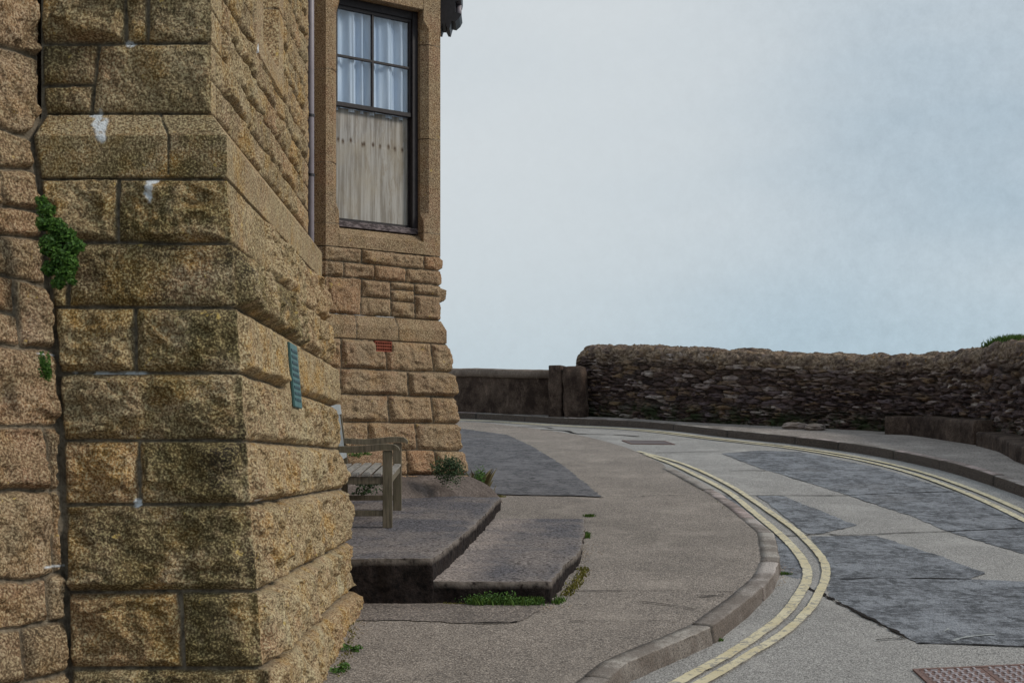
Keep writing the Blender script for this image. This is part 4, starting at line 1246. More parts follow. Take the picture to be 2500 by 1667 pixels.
# ---- concrete skirt round the bay's foot
sk = Sheet([A_, B_, C_, D_], lambda z: 0.15 + 0 * np.asarray(z, float), 0.02)
zs_ = np.linspace(0, 1, 22)
pts, nn, mit = plan_frames([A_, B_, C_, D_])
path = []; mt = []
for g in range(3):
    n_ = int(np.linalg.norm(pts[g+1] - pts[g]) / .02)
    for k in range(n_):
        t = k / n_; path.append(pts[g] * (1 - t) + pts[g+1] * t); mt.append(mit[g] * (1 - t) + mit[g+1] * t)
path = np.array(path); mt = np.array(mt)
rows = []
s_ = np.concatenate([[0], np.cumsum(np.linalg.norm(np.diff(path, axis=0), axis=1))])
for k, t in enumerate(zs_):
    o_ = .16 + .40 * t + .02 * fbm(s_ * 3, np.full_like(s_, t * 3), 4, 41)
    q = path + mt * o_[:, None]
    zt = 1.50 + .03 * fbm(s_ * 4, np.full_like(s_, 0.), 3, 42); zb = SL * q[:, 1] - .05
    prof_ = (1 - t) ** 0.8 if t < 1 else 0
    prof_ = math.cos(t * math.pi / 2) ** 0.75
    rows.append(np.stack([q[:, 0], q[:, 1], zb + (zt - zb) * prof_ + .008 * fbm(s_ * 12, np.full_like(s_, t * 9), 3, 43)], 1))
child("concrete_skirt", grid_mesh("concrete_skirt", np.array(rows), flip=True), M_skirt, bld, "rough rounded concrete skirt at the foot of the bay")

# ------------------------------------------------------------------ bench platform and lower step
def plat_z(y): return 0.054 * y + 0.576
def slab(name, outline, ztop, label, cat, near_edge=None, res=0.02, seed=1, band=0.0, groove_at=None):
    """outline: points of the exposed perimeter, ordered; closed polygon; top sampled as grid by polygon clipping"""
    poly = ragged(outline, .008, .03, seed)
    bm = bmesh.new()
    vs = [bm.verts.new((p[0], p[1], 0)) for p in poly]; f = bm.faces.new(vs)
    geom = bmesh.ops.triangulate(bm, faces=[f])
    x0 = min(p[0] for p in poly); x1_ = max(p[0] for p in poly); y0 = min(p[1] for p in poly); y1_ = max(p[1] for p in poly)
    for ax, a0, a1 in ((0, x0, x1_), (1, y0, y1_)):
        q = a0 + .05
        while q < a1:
            bmesh.ops.bisect_plane(bm, geom=bm.verts[:] + bm.edges[:] + bm.faces[:], plane_co=(q if ax == 0 else 0, q if ax else 0, 0), plane_no=(1 - ax, ax, 0)); q += .05
    lay = bm.verts.layers.float_color.new('tint')
    bm.verts.ensure_lookup_table()
    bnd = [e for e in bm.edges if e.is_boundary]
    bset = []
    for e in bnd:
        for v in e.verts:
            if v not in bset: bset.append(v)
    P2 = np.array([p for p in poly])
    for v in bm.verts:
        e = 0.0
        n1 = float(fbm(np.array([v.co.x * 6.]), np.array([v.co.y * 6.]), 4, seed + 2)[0])
        v.co.z = float(ztop(v.co.y)) + .006 * n1 - (.003 if v in bset else 0)
        bx = np.min(np.hypot(P2[:, 0] - v.co.x, P2[:, 1] - v.co.y))
        v[lay] = (0, 0, .8 if v in bset else max(0, 1 - bx / .035) * .5, 0)
        if band:
            leftd = v.co.x - (-.47 + (v.co.y - 8.5) * .085)
            v[lay] = (0, 0, v[lay][2], float(np.clip(1 - leftd / band + .5 * n1, 0, 1)) * .8)
    # sides: rings dropping down
    prev = {}
    ring_z = (0.0, -.0005, -.012, -.045, -.08, -.12, -.17, -.24, -.36)
    maps = []
    for k, dz in enumerate(ring_z[1:]):
        mp_ = {}
        for v in bset:
            n1 = float(fbm(np.array([(v.co.x + v.co.y) * 9.]), np.array([dz * 40 + v.co.x * 7]), 4, seed + 5)[0])
            cx, cy = v.co.x, v.co.y
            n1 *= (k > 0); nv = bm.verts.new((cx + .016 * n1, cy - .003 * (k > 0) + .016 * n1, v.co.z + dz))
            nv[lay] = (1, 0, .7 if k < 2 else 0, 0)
            mp_[v] = nv
        maps.append(mp_)
    for e in bnd:
        a, b = e.verts
        pa, pb = maps[0][a], maps[0][b]
        for mp_ in maps[1:]:
            bm.faces.new((pa, pb, mp_[b], mp_[a])); pa, pb = mp_[b], mp_[a]; pa, pb = mp_[a], mp_[b]
    for f in bm.faces: f.smooth = True
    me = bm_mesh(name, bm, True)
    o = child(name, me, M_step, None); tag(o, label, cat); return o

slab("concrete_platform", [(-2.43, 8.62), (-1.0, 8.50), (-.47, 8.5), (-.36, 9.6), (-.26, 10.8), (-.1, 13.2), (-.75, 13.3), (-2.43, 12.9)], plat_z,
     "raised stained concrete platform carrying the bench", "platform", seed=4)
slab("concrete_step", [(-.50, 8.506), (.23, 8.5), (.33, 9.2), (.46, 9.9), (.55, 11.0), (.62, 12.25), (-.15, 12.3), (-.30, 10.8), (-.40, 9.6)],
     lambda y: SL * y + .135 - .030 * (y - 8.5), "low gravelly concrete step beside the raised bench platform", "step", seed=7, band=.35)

# ------------------------------------------------------------------ bench
bench = empty("park_bench", (-1.15, 11.05, plat_z(11.05)), "weathered wooden slatted bench with curved arms behind the tower", "bench")
by0 = np.array([-.862, 10.30]); by1 = np.array([-.908, 11.80])
bd = (by1 - by0) / np.linalg.norm(by1 - by0); bs = np.array([-bd[1], bd[0]])   # toward the building
BL = 1.5
def BM(v):      # v.x toward building (back), v.y along bench, v.z height
    p = by0 + bd * v.y + bs * v.x
    return Vector((p[0], p[1], plat_z(p[1]) + v.z))
LW = .068
for yy in (0.0, BL - LW):
    bm = bmesh.new(); box(bm, 0, LW, yy, yy + LW, 0, .555, BM, .004); child("leg", bm_mesh("leg", bm), M_woodleg, bench)
    bm = bmesh.new()
    # back post leaning
    def lean(v): return BM(Vector((v.x + max(0, v.z - .40) * .13, v.y, v.z)))
    
    box(bm, .44, .49, yy, yy + LW, 0, .40, BM, .003); box(bm, .44, .485, yy + .002, yy + LW - .002, .395, .86, lean, .003)
    child("leg", bm_mesh("leg", bm), M_woodleg, bench)
    # arm with a swept profile
    top = [(.50, .598), (.40, .588), (.30, .585), (.20, .592), (.10, .603), (.03, .605), (-.02, .598), (-.045, .580), (-.055, .560)]
    bot = [(-.045, .545), (-.03, .560), (0.0, .562), (.06, .560), (.10, .555), (.20, .545), (.30, .540), (.40, .545), (.50, .556)]
    bm = bmesh.new(); pr_ = top + bot
    a = [bm.verts.new(BM(Vector((x, yy - .008, z)))) for x, z in pr_]; b = [bm.verts.new(BM(Vector((x, yy + LW + .008, z)))) for x, z in pr_]
    bm.faces.new(a); bm.faces.new(b[::-1])
    for i in range(len(pr_)): bm.faces.new((a[i], a[(i+1) % len(pr_)], b[(i+1) % len(pr_)], b[i]))
    bmesh.ops.triangulate(bm, faces=[f for f in bm.faces if len(f.verts) > 4])
    child("armrest", bm_mesh("armrest", bm), M_woodleg, bench)
    bm = bmesh.new(); box(bm, LW - .002, .445, yy + .012, yy + .045, .085, .125, BM, .003); box(bm, LW - .002, .445, yy + .010, yy + .050, .315, .368, BM, .003)
    child("stretcher", bm_mesh("stretcher", bm), M_woodleg, bench)
bm = bmesh.new()
for i in range(6):
    x = .0 + i * .082
    y0_, y1_ = (LW + .003, BL - LW - .003) if i == 0 else (-.004, BL + .004)
    box(bm, x + (0 if i else .004), x + .056, y0_, y1_, .370 - .004 * (i == 0), .392 - .003 * abs(i - 2.5), BM, .003)
child("seat", bm_mesh("seat", bm), M_woodtop, bench)
bm = bmesh.new(); box(bm, .012, .038, LW + .001, BL - LW - .001, .31, .366, BM, .003)
child("seat_rail", bm_mesh("seat_rail", bm), M_woodleg, bench)
bm = bmesh.new()
box(bm, .435, .475, LW, BL - LW, .79, .87, lean, .004); box(bm, .437, .472, LW, BL - LW, .44, .49, lean, .004)
for i in range(17):
    y = LW + .03 + i * (BL - 2 * LW - .1) / 16
    box(bm, .448, .464, y, y + .045, .485, .795, lean, .002)
child("backrest", bm_mesh("backrest", bm), M_woodback, bench)

# ------------------------------------------------------------------ far low wall and pillar
def wall_run(name, path, thick, hfun, material, label, cat, res=.05, base=zfar, amp=.012, round_=.03, seed=1, parent=None, mats=None, zlow=-.3, ztopoff=None):
    p = catmull(path, res); n2 = normals2(p)
    s = np.concatenate([[0], np.cumsum(np.linalg.norm(np.diff(p, axis=0), axis=1))])
    h = hfun(s, p)
    prof = [(0, None)] + [(0, f) for f in np.linspace(0, 1, 14)] + [(.25, 1.012), (.5, 1.02), (.75, 1.012)] + [(1, f) for f in np.linspace(1, 0, 4)]
    rows = []
    for k, (tx, f) in enumerate(prof):
        ins = 0
        wob = amp * fbm(s * 2.5, np.full_like(s, k * .35), 4, seed)
        q = p + n2 * (-(tx * thick) + (wob if tx == 0 else 0 * s))[:, None]
        zb = base(p[:, 0], p[:, 1])
        z = zb + (h * f if f is not None else zlow) + (.5 * wob if f and f > .95 else 0)
        rows.append(np.stack([q[:, 0], q[:, 1], z], 1))
    rows = np.array(rows)
    # caps
    me = grid_mesh(name, rows, flip=True)
    return me, p, n2, s, h
lw_path = [(-9, 28.9), (-4, 28.6), (-1.0, 27.3), at(1250, 1011, .115), at(1372, 1014, .115)]
def lw_h(s, p): return EYE + (HY - (905 + (p[:, 0] + 1) / 1.95 * 10)) / F * p[:, 1] - zfar(p[:, 0], p[:, 1]) if False else 0.80 + 0 * s + .01 * fbm(s * 1.5, s * 0, 3, 2)
me, p, n2, s, h = wall_run("low_wall", lw_path, .30, lw_h, M_lowwall, "", "")
e_ = empty("low_wall", (0, 27, float(zfar(0, 27))), "low dark rendered wall with a plain coping beyond the bend", "wall")
child("wall", me, M_lowwall, e_)
rows = []
for dx, dz in ((.0, -.13), (.035, -.125), (.045, -.06), (.04, 0), (.01, .025), (-.16, .04), (-.33, .02), (-.345, -.12)):
    wob = .008 * fbm(s * 4, np.full_like(s, dz * 9), 4, 8)
    q = p + n2 * (dx + wob)[:, None]; rows.append(np.stack([q[:, 0], q[:, 1], zfar(p[:, 0], p[:, 1]) + h + dz + wob], 1))
child("coping", grid_mesh("coping", np.array(rows), flip=True), M_coping, e_)

def lumpy_box(bm, c, ex, hx, hy, z0, z1, seed, rnd=.03, amp=.012):
    t = bmesh.new()
    bmesh.ops.create_cube(t, size=1)
    bmesh.ops.subdivide_edges(t, edges=t.edges[:], cuts=9, use_grid_fill=True)
    ex = np.array(ex) / np.linalg.norm(ex); ey = np.array([-ex[1], ex[0]])
    for v in t.verts:
        x, y, z = v.co.x * 2, v.co.y * 2, v.co.z * 2
        # round the arrises
        lx, ly, lz = x * hx, y * hy, (z + 1) / 2 * (z1 - z0)
        for _ in (0,):
            ax = max(0, abs(lx) - (hx - rnd)); ay = max(0, abs(ly) - (hy - rnd)); az = max(0, lz - (z1 - z0 - rnd))
            r = math.sqrt(ax*ax + ay*ay + az*az)
            if r > rnd:
                k = rnd / r
                lx = math.copysign(min(abs(lx), hx - rnd) + ax * k, lx) if ax else lx
                ly = math.copysign(min(abs(ly), hy - rnd) + ay * k, ly) if ay else ly
                lz = (z1 - z0 - rnd) + az * k if az else lz
        n = amp * float(fbm(np.array([lx * 5 + lz * 2 + seed]), np.array([lz * 5 + ly * 4]), 3, seed)[0])
        lx += n; ly += n
        q = np.array(c) + ex * lx + ey * ly
        v.co = (q[0], q[1], z0 + lz)
    tm = bpy.data.meshes.new('t'); t.to_mesh(tm); t.free(); bm.from_mesh(tm); bpy.data.meshes.remove(tm)
c1_ = at(1362, 1017, .115); c2_ = at(1402, 1018, .115)
zb = float(zfar(0, c1_[1]))
bm = bmesh.new(); lumpy_box(bm, (c1_[0], c1_[1] + .1), (1, -.3), .125, .2, zb - .2, zb + .92, 3)
o = child("gate_post", bm_mesh("gate_post", bm, True), M_lowwall, None); tag(o, "squat rough post at the end of the low dark wall", "post")
bm = bmesh.new(); lumpy_box(bm, (c2_[0] + .02, c2_[1] + .05), (1, -.3), .21, .17, zb - .2, zb + .90, 6, rnd=.1, amp=.05)
o = child("stone_slab", bm_mesh("stone_slab", bm, True), M_lowwall, None); tag(o, "upright rounded stone slab leaning against the rubble wall's end", "stone")

# ------------------------------------------------------------------ slate rubble wall
sw_path = [at(1395, 1014, .115), (2.0, 25.35), (3.07, 24.15), (4.2, 23.15), (5.3, 22.2), (6.05, 21.35), (6.40, 20.3), (6.52, 18.6), (6.62, 16.5), (6.8, 12.0), (7.0, 6.0)]
p = catmull(sw_path, 0.016); p = p[:int(len(p) * .78)]
n2 = normals2(p)
k_ = np.ones(25) / 25; 
n2 = np.stack([np.convolve(np.pad(n2[:, i], 12, 'edge'), k_, 'valid') for i in (0, 1)], 1)
s = np.concatenate([[0], np.cumsum(np.linalg.norm(np.diff(p, axis=0), axis=1))])
base = zfar(p[:, 0], p[:, 1])
top_h = np.interp(s, [0, .25, 1.2, 3.0, 5.5, 6.6, 7.6, 9, 30], [1.12, 1.245, 1.245, 1.205, 1.135, 1.12, 1.19, 1.38, 1.48]) + .03 * fbm(s * 1.6, s * 0, 4, 61) + .02 * fbm(s * 7, s * 0 + 3, 3, 62)
endf = np.sqrt(np.clip(1 - (1 - np.clip(s / .13, 0, 1)) ** 2, 0.0, 1))
th = .46
vv = np.arange(0, 1.35 + th + .9, .016)
rows = []; C = []
Hh = top_h * (0.84 + 0.16 * np.sqrt(np.clip(1 - (1 - np.clip(s / .38, 0, 1)) ** 2, 0, 1)))
nv = len(vv)
Vn = np.linspace(0, 1, nv)
tot = 1.35 + th + .9
f_face = 1.35 / tot; f_top = th / tot
X_ = np.zeros((nv, len(p), 3)); Cc = np.zeros((nv, len(p), 4))
SS = np.tile(s, (nv, 1)); VV = np.tile((Vn * tot)[:, None], (1, len(p)))
# stone pattern
sx = SS / .20 + .35 * fbm(SS * 4, VV * 9, 3, 71); vy = VV / .036 + .75 * fbm(SS * 1.3, VV * 1.6, 3, 72)
f1, f2, idd = worley(sx, vy, 5, .85, 3.2)
edge = np.clip((f2 - f1), 0, 1)
sx2 = SS / .30 + .25 * fbm(SS * 3, VV * 6, 3, 78); vy2 = VV / .078 + .45 * fbm(SS * 1.3, VV * 1.6, 3, 79)
g1_, g2_, id2 = worley(sx2, vy2, 9, .8, 3.5)
big = vnoise(SS * 1.7, VV * 3.4, 88) > .55
edge = np.where(big, np.clip(g2_ - g1_, 0, 1), edge); idd = np.where(big, id2, idd)
coping = sstep(1.02, 1.22, VV) * (1 - sstep(1.35 + th * .9, 1.35 + th + .1, VV))
hst = sstep(.03, .18, edge) * (.022 + .075 * ((idd * 7.3) % 1)) + .034 * fbm(SS * 4, VV * 30, 4, 74) + .018 * fbm(SS * 14, VV * 46, 3, 75)
hst = hst * (1 - .55 * coping) + coping * .03 * fbm(SS * 4, VV * 4, 5, 76)
rnd = .13
for k in range(nv):
    v = Vn[k] * tot
    if v < 1.35:
        zf_ = v / 1.35; inx = np.zeros_like(s); z = -.08 + (Hh + .08) * zf_
        # rounding of the shoulder
        over = np.clip((z - (Hh - rnd)) / rnd, 0, 1)
        ang = over * math.pi / 2
        zz2 = np.where(over > 0, (Hh - rnd) + rnd * np.sin(ang), z); inx = np.where(over > 0, rnd * (1 - np.cos(ang)), 0) + .05 * (z / Hh)
        nx_ = np.cos(ang); nz_ = np.sin(ang)
    elif v < 1.35 + th:
        t = (v - 1.35) / th; inx = rnd + .05 + t * (th - rnd); zz2 = Hh + .03 * math.sin(t * math.pi); nx_ = np.zeros_like(s); nz_ = np.ones_like(s)
    else:
        t = (v - 1.35 - th) / .9; inx = np.full_like(s, th + .05); zz2 = Hh * (1 - t) - .8 * t; nx_ = -np.ones_like(s) * min(1, t * 5); nz_ = np.ones_like(s) * (1 - min(1, t * 5))
    inx = (inx - (th + .05) / 2) * endf + (th + .05) / 2 if True else inx
    off = -(inx) + nx_ * hst[k]
    X_[k, :, 0] = p[:, 0] + n2[:, 0] * off; X_[k, :, 1] = p[:, 1] + n2[:, 1] * off; X_[k, :, 2] = base + zz2 + nz_ * hst[k]
Cc[..., 0] = np.clip(idd ** 1.3 + .12 * fbm(SS * 9, VV * 9, 3, 77), 0, 1)
Cc[..., 1] = 1 - sstep(.02, .10, edge)
Cc[..., 2] = np.clip(coping + .25 * sstep(.6, 1.1, VV), 0, 1)
Cc[..., 3] = 1 - sstep(.18, .5, VV)
sw_o = child("slate_wall", grid_mesh("slate_wall", X_, Cc, flip=True), M_slate, None)
tag(sw_o, "dark lichened slate rubble wall curving along the far pavement", "wall")

# fallen stones at the foot of the rubble wall
rs_ = np.random.RandomState(4)
def rock(px, py, sx_, sy_, sz_, label, seed, m=None):
    c = at(px, py, .115); zb = float(zfar(*c))
    t = bmesh.new(); bmesh.ops.create_icosphere(t, subdivisions=3, radius=1)
    for v in t.verts:
        n = 1 + .22 * float(fbm(np.array([v.co.x * 1.6 + seed]), np.array([v.co.y * 1.6 + v.co.z * 2.1]), 3, seed)[0])
        v.co = Vector((c[0] + v.co.x * sx_ * n, c[1] + v.co.y * sy_ * n, zb + sz_ * .55 + v.co.z * sz_ * n))
    o = child("stone", tinted_v(bm_mesh("stone", t, False), .95), M_slate, None); tag(o, label, "stone")
def tinted_v(me, tint):
    n = len(me.vertices); a = me.color_attributes.new('tint', 'FLOAT_COLOR', 'POINT')
    a.data.foreach_set('color', np.tile([tint, 0, .5, .2], n).astype(np.float32)); return me
rock(1942, 1047, .21, .12, .075, "flat mossy stone lying at the foot of the slate wall", 2)
rock(1990, 1050, .17, .12, .065, "smaller pale stone just right of the flat mossy stone", 5)

# concrete ledge at the foot of the wall on the right
def ledge(path, thick, h0, h1, name, label, seed):
    p = catmull(path, .04); n2 = normals2(p); s = np.concatenate([[0], np.cumsum(np.linalg.norm(np.diff(p, axis=0), axis=1))])
    hh = h0 + (h1 - h0) * s / s[-1] + .008 * fbm(s * 3, s * 0, 3, seed)
    rows = []
    b_ = zfar(p[:, 0], p[:, 1])
    pr = [(0, -.2), (0, .0), (0, .3), (0, .6), (0, .85), (-.012, .97), (-.035, 1.0), (-thick * .5, 1.01), (-thick, 1.02)]
    ecap = []
    for k, (dx, f) in enumerate(pr):
        wob = .014 * fbm(s * 3.5, np.full_like(s, k * .7), 4, seed + 1)
        q = p + n2 * (dx + wob * float(dx > -.1))[:, None]
        rows.append(np.stack([q[:, 0], q[:, 1], b_ + np.where(f < 0, f, hh * f)], 1))
    rows = np.array(rows)
    # end caps: duplicate collapsed ends
    st_ = rows[:, :1].copy(); st_[:, 0, :2] = p[0] - n2[0] * thick; en = rows[:, -1:].copy(); en[:, 0, :2] = p[-1] - n2[-1] * thick
    rows = np.concatenate([st_, rows, en], 1)
    o = child(name, grid_mesh(name, rows, flip=True, smooth=True), M_lowwall, None); tag(o, label, "ledge")
ledge([at(2160, 1060, .115), (5.85, 20.9), at(2378, 1086, .115)], .75, .27, .33, "concrete_ledge", "raised block of concrete ledge at the foot of the slate wall's bend", 5)
ledge([at(2384, 1088, .115), at(2440, 1104, .115), at(2500, 1133, .115), (5.95, 14.5), (5.9, 10)], .95, .19, .20, "concrete_ledge", "lower concrete ledge running toward the viewer on the far right", 8)

# ------------------------------------------------------------------ iron covers
def cover(corners, label, studs, fn=atr):
    """corners: origin, along-u end, along-v end in world"""
    o0, ou, ov_ = [np.array(c) for c in corners]
    eu = ou - o0; ev = ov_ - o0
    Mf = lambda v: Vector((*(o0 + eu * v.x + ev * v.y), float(zroad(0, (o0 + eu * v.x + ev * v.y)[1])) + v.z))
    e = empty("manhole_cover", (o0[0], o0[1], float(zroad(*o0))), label, "manhole cover")
    bm = bmesh.new()
    for a in ((0, 1, 0, .035), (0, 1, .965, 1), (0, .035, .035, .965), (.965, 1, .035, .965)): box(bm, a[0], a[1], a[2], a[3], -.02, .010, Mf)
    child("frame", bm_mesh("frame", bm), M_rust, e)
    for a in ((.042, .497, .042, .958), (.503, .958, .042, .958)) if studs else ((.042, .958, .042, .958),):
        bm = bmesh.new(); box(bm, a[0], a[1], a[2], a[3], -.02, .007, Mf)
        pl_ = child("plate", bm_mesh("plate", bm), M_rust if studs else M_greyiron, e)
        if not studs: continue
        bm = bmesh.new(); nn_ = 15
        for i in range(nn_):
            for j in range(nn_):
                x = .08 + i * .84 / (nn_ - 1); y = .08 + j * .84 / (nn_ - 1)
                if abs(x - .5) < .02 or not (a[0] < x < a[1]): continue
                if (i + j) % 2: box(bm, x - .026, x + .026, y - .008, y + .008, .0068, .0125, Mf)
                else: box(bm, x - .008, x + .008, y - .026, y + .026, .0068, .0125, Mf)
        child("tread_studs", bm_mesh("tread_studs", bm), M_stud, pl_)
a = atr(2228, 1636); b = atr(2500, 1624)
b = np.array(a) + (np.array(b) - np.array(a)) / np.linalg.norm(np.array(b) - np.array(a)) * .72
c = atr(2262, 1668); d_ = np.array(c) - np.array(a); c = np.array(a) + d_ / np.linalg.norm(d_) * .66
cover([a, b, c], "rusty double manhole cover with raised treads in the near tarmac", True)
a = atr(1518, 1075.5); b = atr(1623, 1077); c = atr(1540, 1084)
cover([a, b, c], "plain brown-grey flush cover far along the road before the low wall", False)

# ------------------------------------------------------------------ weeds
def leaf(bm, c, nrm_, size, asp=.55, rot=None):
    nrm_ = Vector(nrm_).normalized(); t = nrm_.orthogonal().normalized()
    t.rotate(__import__('mathutils').Quaternion(nrm_, rot if rot is not None else random.random() * 6.28))
    b = nrm_.cross(t); c = Vector(c)
    v = [bm.verts.new(c + q) for q in (-t * size * .5, -t * size * .1 + b * size * asp * .5, t * size * .5 - nrm_ * size * .12, -t * size * .1 - b * size * asp * .5)]
    bm.faces.new(v)
def clump(name, c, rad, n, size, m, label, outdir=(0, -1, 0.3), cat="weed", group=None, up=.5, stems=True, stemm=None, subs_px=None):
    """leaves filling an uneven ellipsoid about c (half-axes rad) around stems"""
    random.seed(int(abs(c[0]) * 1000 + abs(c[2]) * 777 + n)); c = Vector(c)
    e = empty(name, tuple(c - Vector((0, 0, rad[2]))), label, cat, group)
    bm = bmesh.new(); subs = []
    for k in range(max(5, n // 45)):
        a = random.random() * 6.28; r = random.random() ** .5
        subs.append((Vector((rad[0] * r * math.cos(a), rad[1] * (random.random() * 1.6 - .8) * .8, rad[2] * r * math.sin(a))), .25 + .3 * random.random()))
    if subs_px:
        subs = [(Vector(p3(px, py, c.y)) - c, rr) for px, py, rr in subs_px]
        ks = rad[0]
    for i in range(n):
        sc_, sr = random.choices(subs, [q[1] ** 2 for q in subs])[0]
        if subs_px:
            d = Vector((random.gauss(0, 1), random.gauss(0, 1), random.gauss(0, 1))).normalized() * random.random() ** .45
            q = c + sc_ + Vector((d.x * sr * 1.15, d.y * sr * 1.3 - .01, d.z * sr))
            leaf(bm, q, Vector((random.gauss(0, .5), random.gauss(-1, .4), random.gauss(.6, .5))), size * random.choice((.6, .8, 1.0, 1.35)))
            continue
        d = Vector((random.gauss(0, 1), random.gauss(0, 1), random.gauss(0, 1))).normalized() * random.random() ** .4
        q = c + sc_ + Vector((d.x * rad[0] * sr * 1.6, d.y * rad[1] * sr * 1.6, d.z * rad[2] * sr * 1.6))
        nr = Vector((random.gauss(0, .6), random.gauss(0, .6), random.gauss(0, .6))) + Vector(outdir) + Vector((0, 0, up))
        leaf(bm, q, nr, size * random.uniform(.6, 1.3))
    me = bpy.data.meshes.new("foliage"); bm.to_mesh(me); bm.free()
    child("foliage", me, m, e)
    if stems:
        bm = bmesh.new()
        root = c - Vector((0, 0, rad[2] * .9)) - Vector(outdir).normalized() * rad[1] * .6
        for sc_, sr in subs[:14]:
            tgt = c + sc_; mid = (root + tgt) / 2 + Vector((random.uniform(-.01, .01), 0, .01))
            tube(bm, [root, mid, tgt], [.0018, .0014, .0008], 5, True)
        child("stem", bm_mesh("stem", bm), stemm or m, e)
    return e
def blades(name, pts, n, hgt, spread, m, label, cat="grass tuft", zf=zpave, wd=.004, zadd=0.0, group=None):
    """upright grass blades scattered along a short path of ground points"""
    random.seed(n + int(hgt * 1000) + int(abs(pts[0][0]) * 313))
    bm = bmesh.new(); P_ = [np.array(q, float) for q in pts]
    for i in range(n):
        t = random.random() * (len(P_) - 1); k = min(int(t), len(P_) - 2); q = P_[k] + (P_[k+1] - P_[k]) * (t - k)
        x = q[0] + random.gauss(0, spread); y = q[1] + random.gauss(0, spread)
        z = float(zf(x, y)) - .006 + zadd if callable(zf) else zf
        h = hgt * random.uniform(.35, 1.15); a = random.random() * 6.28; ln = h * random.uniform(.1, .7)
        dx, dy = math.cos(a), math.sin(a); w_ = wd * random.uniform(.6, 1.3)
        b0 = Vector((x, y, z)); b1 = Vector((x + dx * ln * .35, y + dy * ln * .35, z + h * .6)); b2 = Vector((x + dx * ln, y + dy * ln, z + h))
        sd_ = Vector((-dy, dx, 0)) * w_
        v = [bm.verts.new(u_) for u_ in (b0 - sd_, b0 + sd_, b1 + sd_ * .8, b2, b1 - sd_ * .8)]
        bm.faces.new(v)
    me = bpy.data.meshes.new(name); bm.to_mesh(me); bm.free()
    o = child(name, me, m, None); tag(o, label, cat, group, "stuff" if name == "moss_strip" else None); return o
def p3(px, py, D): return ((px - 1250) / F * D, D, EYE + (HY - py) / F * D)

c = p3(148, 590, 5.20); clump("wall_plant", (c[0], c[1], c[2]), (.070, .045, .155), 5200, .015, M_leaf, "bushy bright green plant rooted in the joint high on the tower wall", cat="plant", subs_px=[(104,492,.020),(116,515,.030),(112,545,.030),(140,555,.034),(165,575,.030),(186,600,.030),(128,600,.042),(158,630,.042),(125,655,.030),(160,668,.032),(145,692,.022),(178,688,.013),(172,645,.03)])
c = p3(112, 888, 5.14); clump("wall_plant", c, (.018, .025, .045), 500, .012, M_leaf, "tiny green plant low in the same wall joint", cat="plant")
c = p3(1095, 1145, 13.15); clump("weed", (c[0], c[1], c[2]), (.11, .09, .11), 1600, .020, M_leafd, "dark green bushy weed against the bay's foot", outdir=(.3, -1, .3))
c = p3(1172, 1180, 13.9); clump("weed", c, (.055, .10, .12), 1100, .018, M_leaf, "bright green weed at the outer corner of the bay")
c = p3(1150, 1122, 14.0)
blades("dry_weed", [(-.42, 13.9), (-.33, 14.1)], 170, .26, .055, M_dry, "tall dry brown stalks standing behind the corner weed", "weed", wd=.0013)
blades("moss_strip", [at(1060, 1215), at(1180, 1213), at(1230, 1214)], 500, .03, .02, M_moss, "yellow moss strip along the platform's far corner", "moss", wd=.004, zadd=.0)
c = at(885, 1170); c = p3(885, 1185, 12.3); clump("weed", (c[0], c[1], c[2]), (.16, .1, .07), 500, .025, M_leafd, "low dark weed growing behind the bench legs")
c = p3(875, 1109, 12.9); clump("weed", c, (.09, .06, .025), 200, .02, M_leaf, "small green tuft seen just above the bench seat")
a = at(1150, 1476); b = at(1320, 1477)
blades("grass_tuft", [(a[0], 8.46), (b[0], 8.45)], 900, .055, .022, M_grass, "green grass tuft along the front foot of the low step")
c = p3(1225, 1462, 8.44); clump("weed", c, (.19, .035, .035), 600, .014, M_leaf, "leafy weed clump in front of the low step", stems=False, group=None)
blades("moss_strip", [(-.43, 8.475), (-.2, 8.46)], 150, .018, .012, M_moss, "thin moss line at the front foot of the tall platform", "moss", wd=.004)
blades("grass_tuft", [(.26, 8.47), (.30, 8.6)], 160, .035, .015, M_grass, "small grass tuft at the near right corner of the low step")
blades("moss_strip", [(.33, 8.75), (.42, 9.25), (.50, 9.8)], 600, .022, .022, M_moss, "yellow moss strip along the right edge of the low step", "moss", wd=.006)
c = at(1428, 1315); blades("grass_tuft", [c, (c[0] + .02, c[1] + .1)], 160, .05, .018, M_grass, "little green tuft midway along the step's right edge")
c = at(1432, 1262); blades("grass_tuft", [c, (c[0] + .05, c[1] + .02)], 220, .03, .014, M_grass, "small tuft at the far right corner of the low step")
for px, py, lb in ((855, 1590, "green weed at the tower's foot, nearer of two leafy ones"), (828, 1640, "green weed nearest the viewer at the tower's foot")):
    c = at(px, py); clump("weed", (c[0], c[1], SL * c[1] + .018), (.045, .05, .022), 260, .014, M_leaf, lb, stems=False)
blades("moss_strip", [at(822, 1655), at(848, 1590), at(862, 1530), at(872, 1490)], 500, .015, .018, M_moss, "yellow moss line along the tower's foot", "moss", wd=.005)
c = at(870, 1488); blades("grass_tuft", [c, (c[0], c[1] + .05)], 60, .035, .01, M_grass, "wisp of grass where the tower meets the platform")
blades("grass_tuft", [atr(1756, 1565), atr(1760, 1560)], 60, .022, .008, M_grass, "speck of green growing in the near kerb joint", zf=zroad)
blades("grass_tuft", [atr(1908, 1402), atr(1925, 1402)], 120, .028, .015, M_grass, "small green tuft in the gutter at the kerb's bend", zf=zroad)
blades("moss_strip", [at(1676, 1170), at(1720, 1200), at(1775, 1245)], 160, .012, .012, M_moss, "thin green line behind the flush kerb", "moss", wd=.004)
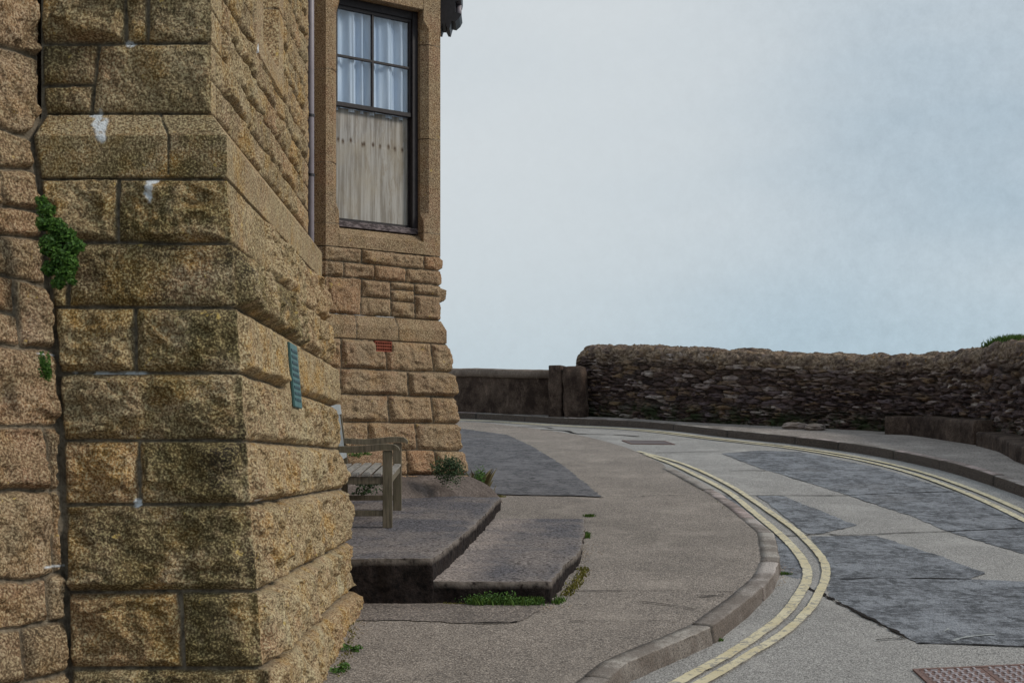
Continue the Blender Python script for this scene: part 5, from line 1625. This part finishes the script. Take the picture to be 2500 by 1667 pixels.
# grass on the slate wall's crest at the right
i0 = int(np.argmin(np.abs(s - s[-1]))) if False else None
sW = np.concatenate([[0], np.cumsum(np.linalg.norm(np.diff(p, axis=0), axis=1))])
sel = [i for i in range(len(p)) if 8.35 < sW[i] < 9.6]
gp = [tuple(p[i] - n2[i] * .25) for i in sel[::20]]
tops = {round(float(p[i][1]), 2): float(base[i] + Hh[i]) for i in sel}
ty = sorted(tops)
def ztopw(x, y): return np.interp(y, ty, [tops[q] for q in ty])
blades("grass_tuft", gp, 1500, .10, .07, M_grass, "green grass growing on top of the slate wall at the far right", zf=ztopw, wd=.006)
# pale scuffs left on the dark tarmac
M_scuff = simple("pale_scuff", (0.30, 0.31, 0.31), 0.8, 0.3, 0.35, 60)
for k, (pix, wd_) in enumerate((([(2325,1566),(2360,1557),(2400,1553),(2430,1551)], .020), ([(2298,1546),(2306,1543),(2316,1535)], .014))):
    P = strip([atr(*q) for q in pix], wd_, zroad, 0.008, 40 + k, rag=.008, step=.01, wvar=1.2)
    o = child("scuff_mark", grid_mesh("scuff_mark", P, flip=True), M_scuff, None); tag(o, kind="structure")
# grit lying in the gutter and along the step
rs_ = np.random.RandomState(77)
bm = bmesh.new()
def pebble(x, y, z, r):
    t = bmesh.ops.create_icosphere(bm, subdivisions=1, radius=r)['verts']
    a = rs_.rand(3) * .5 + .7
    for v in t: v.co = Vector((x + v.co.x * a[0] * (1 + .3 * rs_.rand()), y + v.co.y * a[1], z + v.co.z * a[2] * .7))
for a_, b_, n_, sp_, zf_ in ((at(1440, 1330), at(1350, 1470), 260, .05, zpave), (at(1380, 1480), at(1290, 1490), 60, .05, zpave),
                        (atr(1915, 1380), atr(1900, 1430), 120, .03, zroad), (at(850, 1560), at(880, 1500), 120, .04, zpave), (at(900, 1490), at(1300, 1490), 120, .02, zpave)):
    for _ in range(n_):
        t = rs_.rand(); x = a_[0] + (b_[0] - a_[0]) * t + sp_ * rs_.randn(); y = a_[1] + (b_[1] - a_[1]) * t + sp_ * rs_.randn()
        if x < .5 and y > 8.49 and x > -2 and (x - .23) < (y - 8.5) * .17 + .02: continue
        pebble(x, y, float(zf_(x, y)) + .002, .003 + .004 * rs_.rand())
o = child("grit", bm_mesh("grit", bm), simple("pale_grit", (0.38, 0.31, 0.25), 0.9, 0.2, 0.5, 200), None)
tag(o, "loose pale grit scattered round the low step and in the gutter", "grit", kind="stuff")
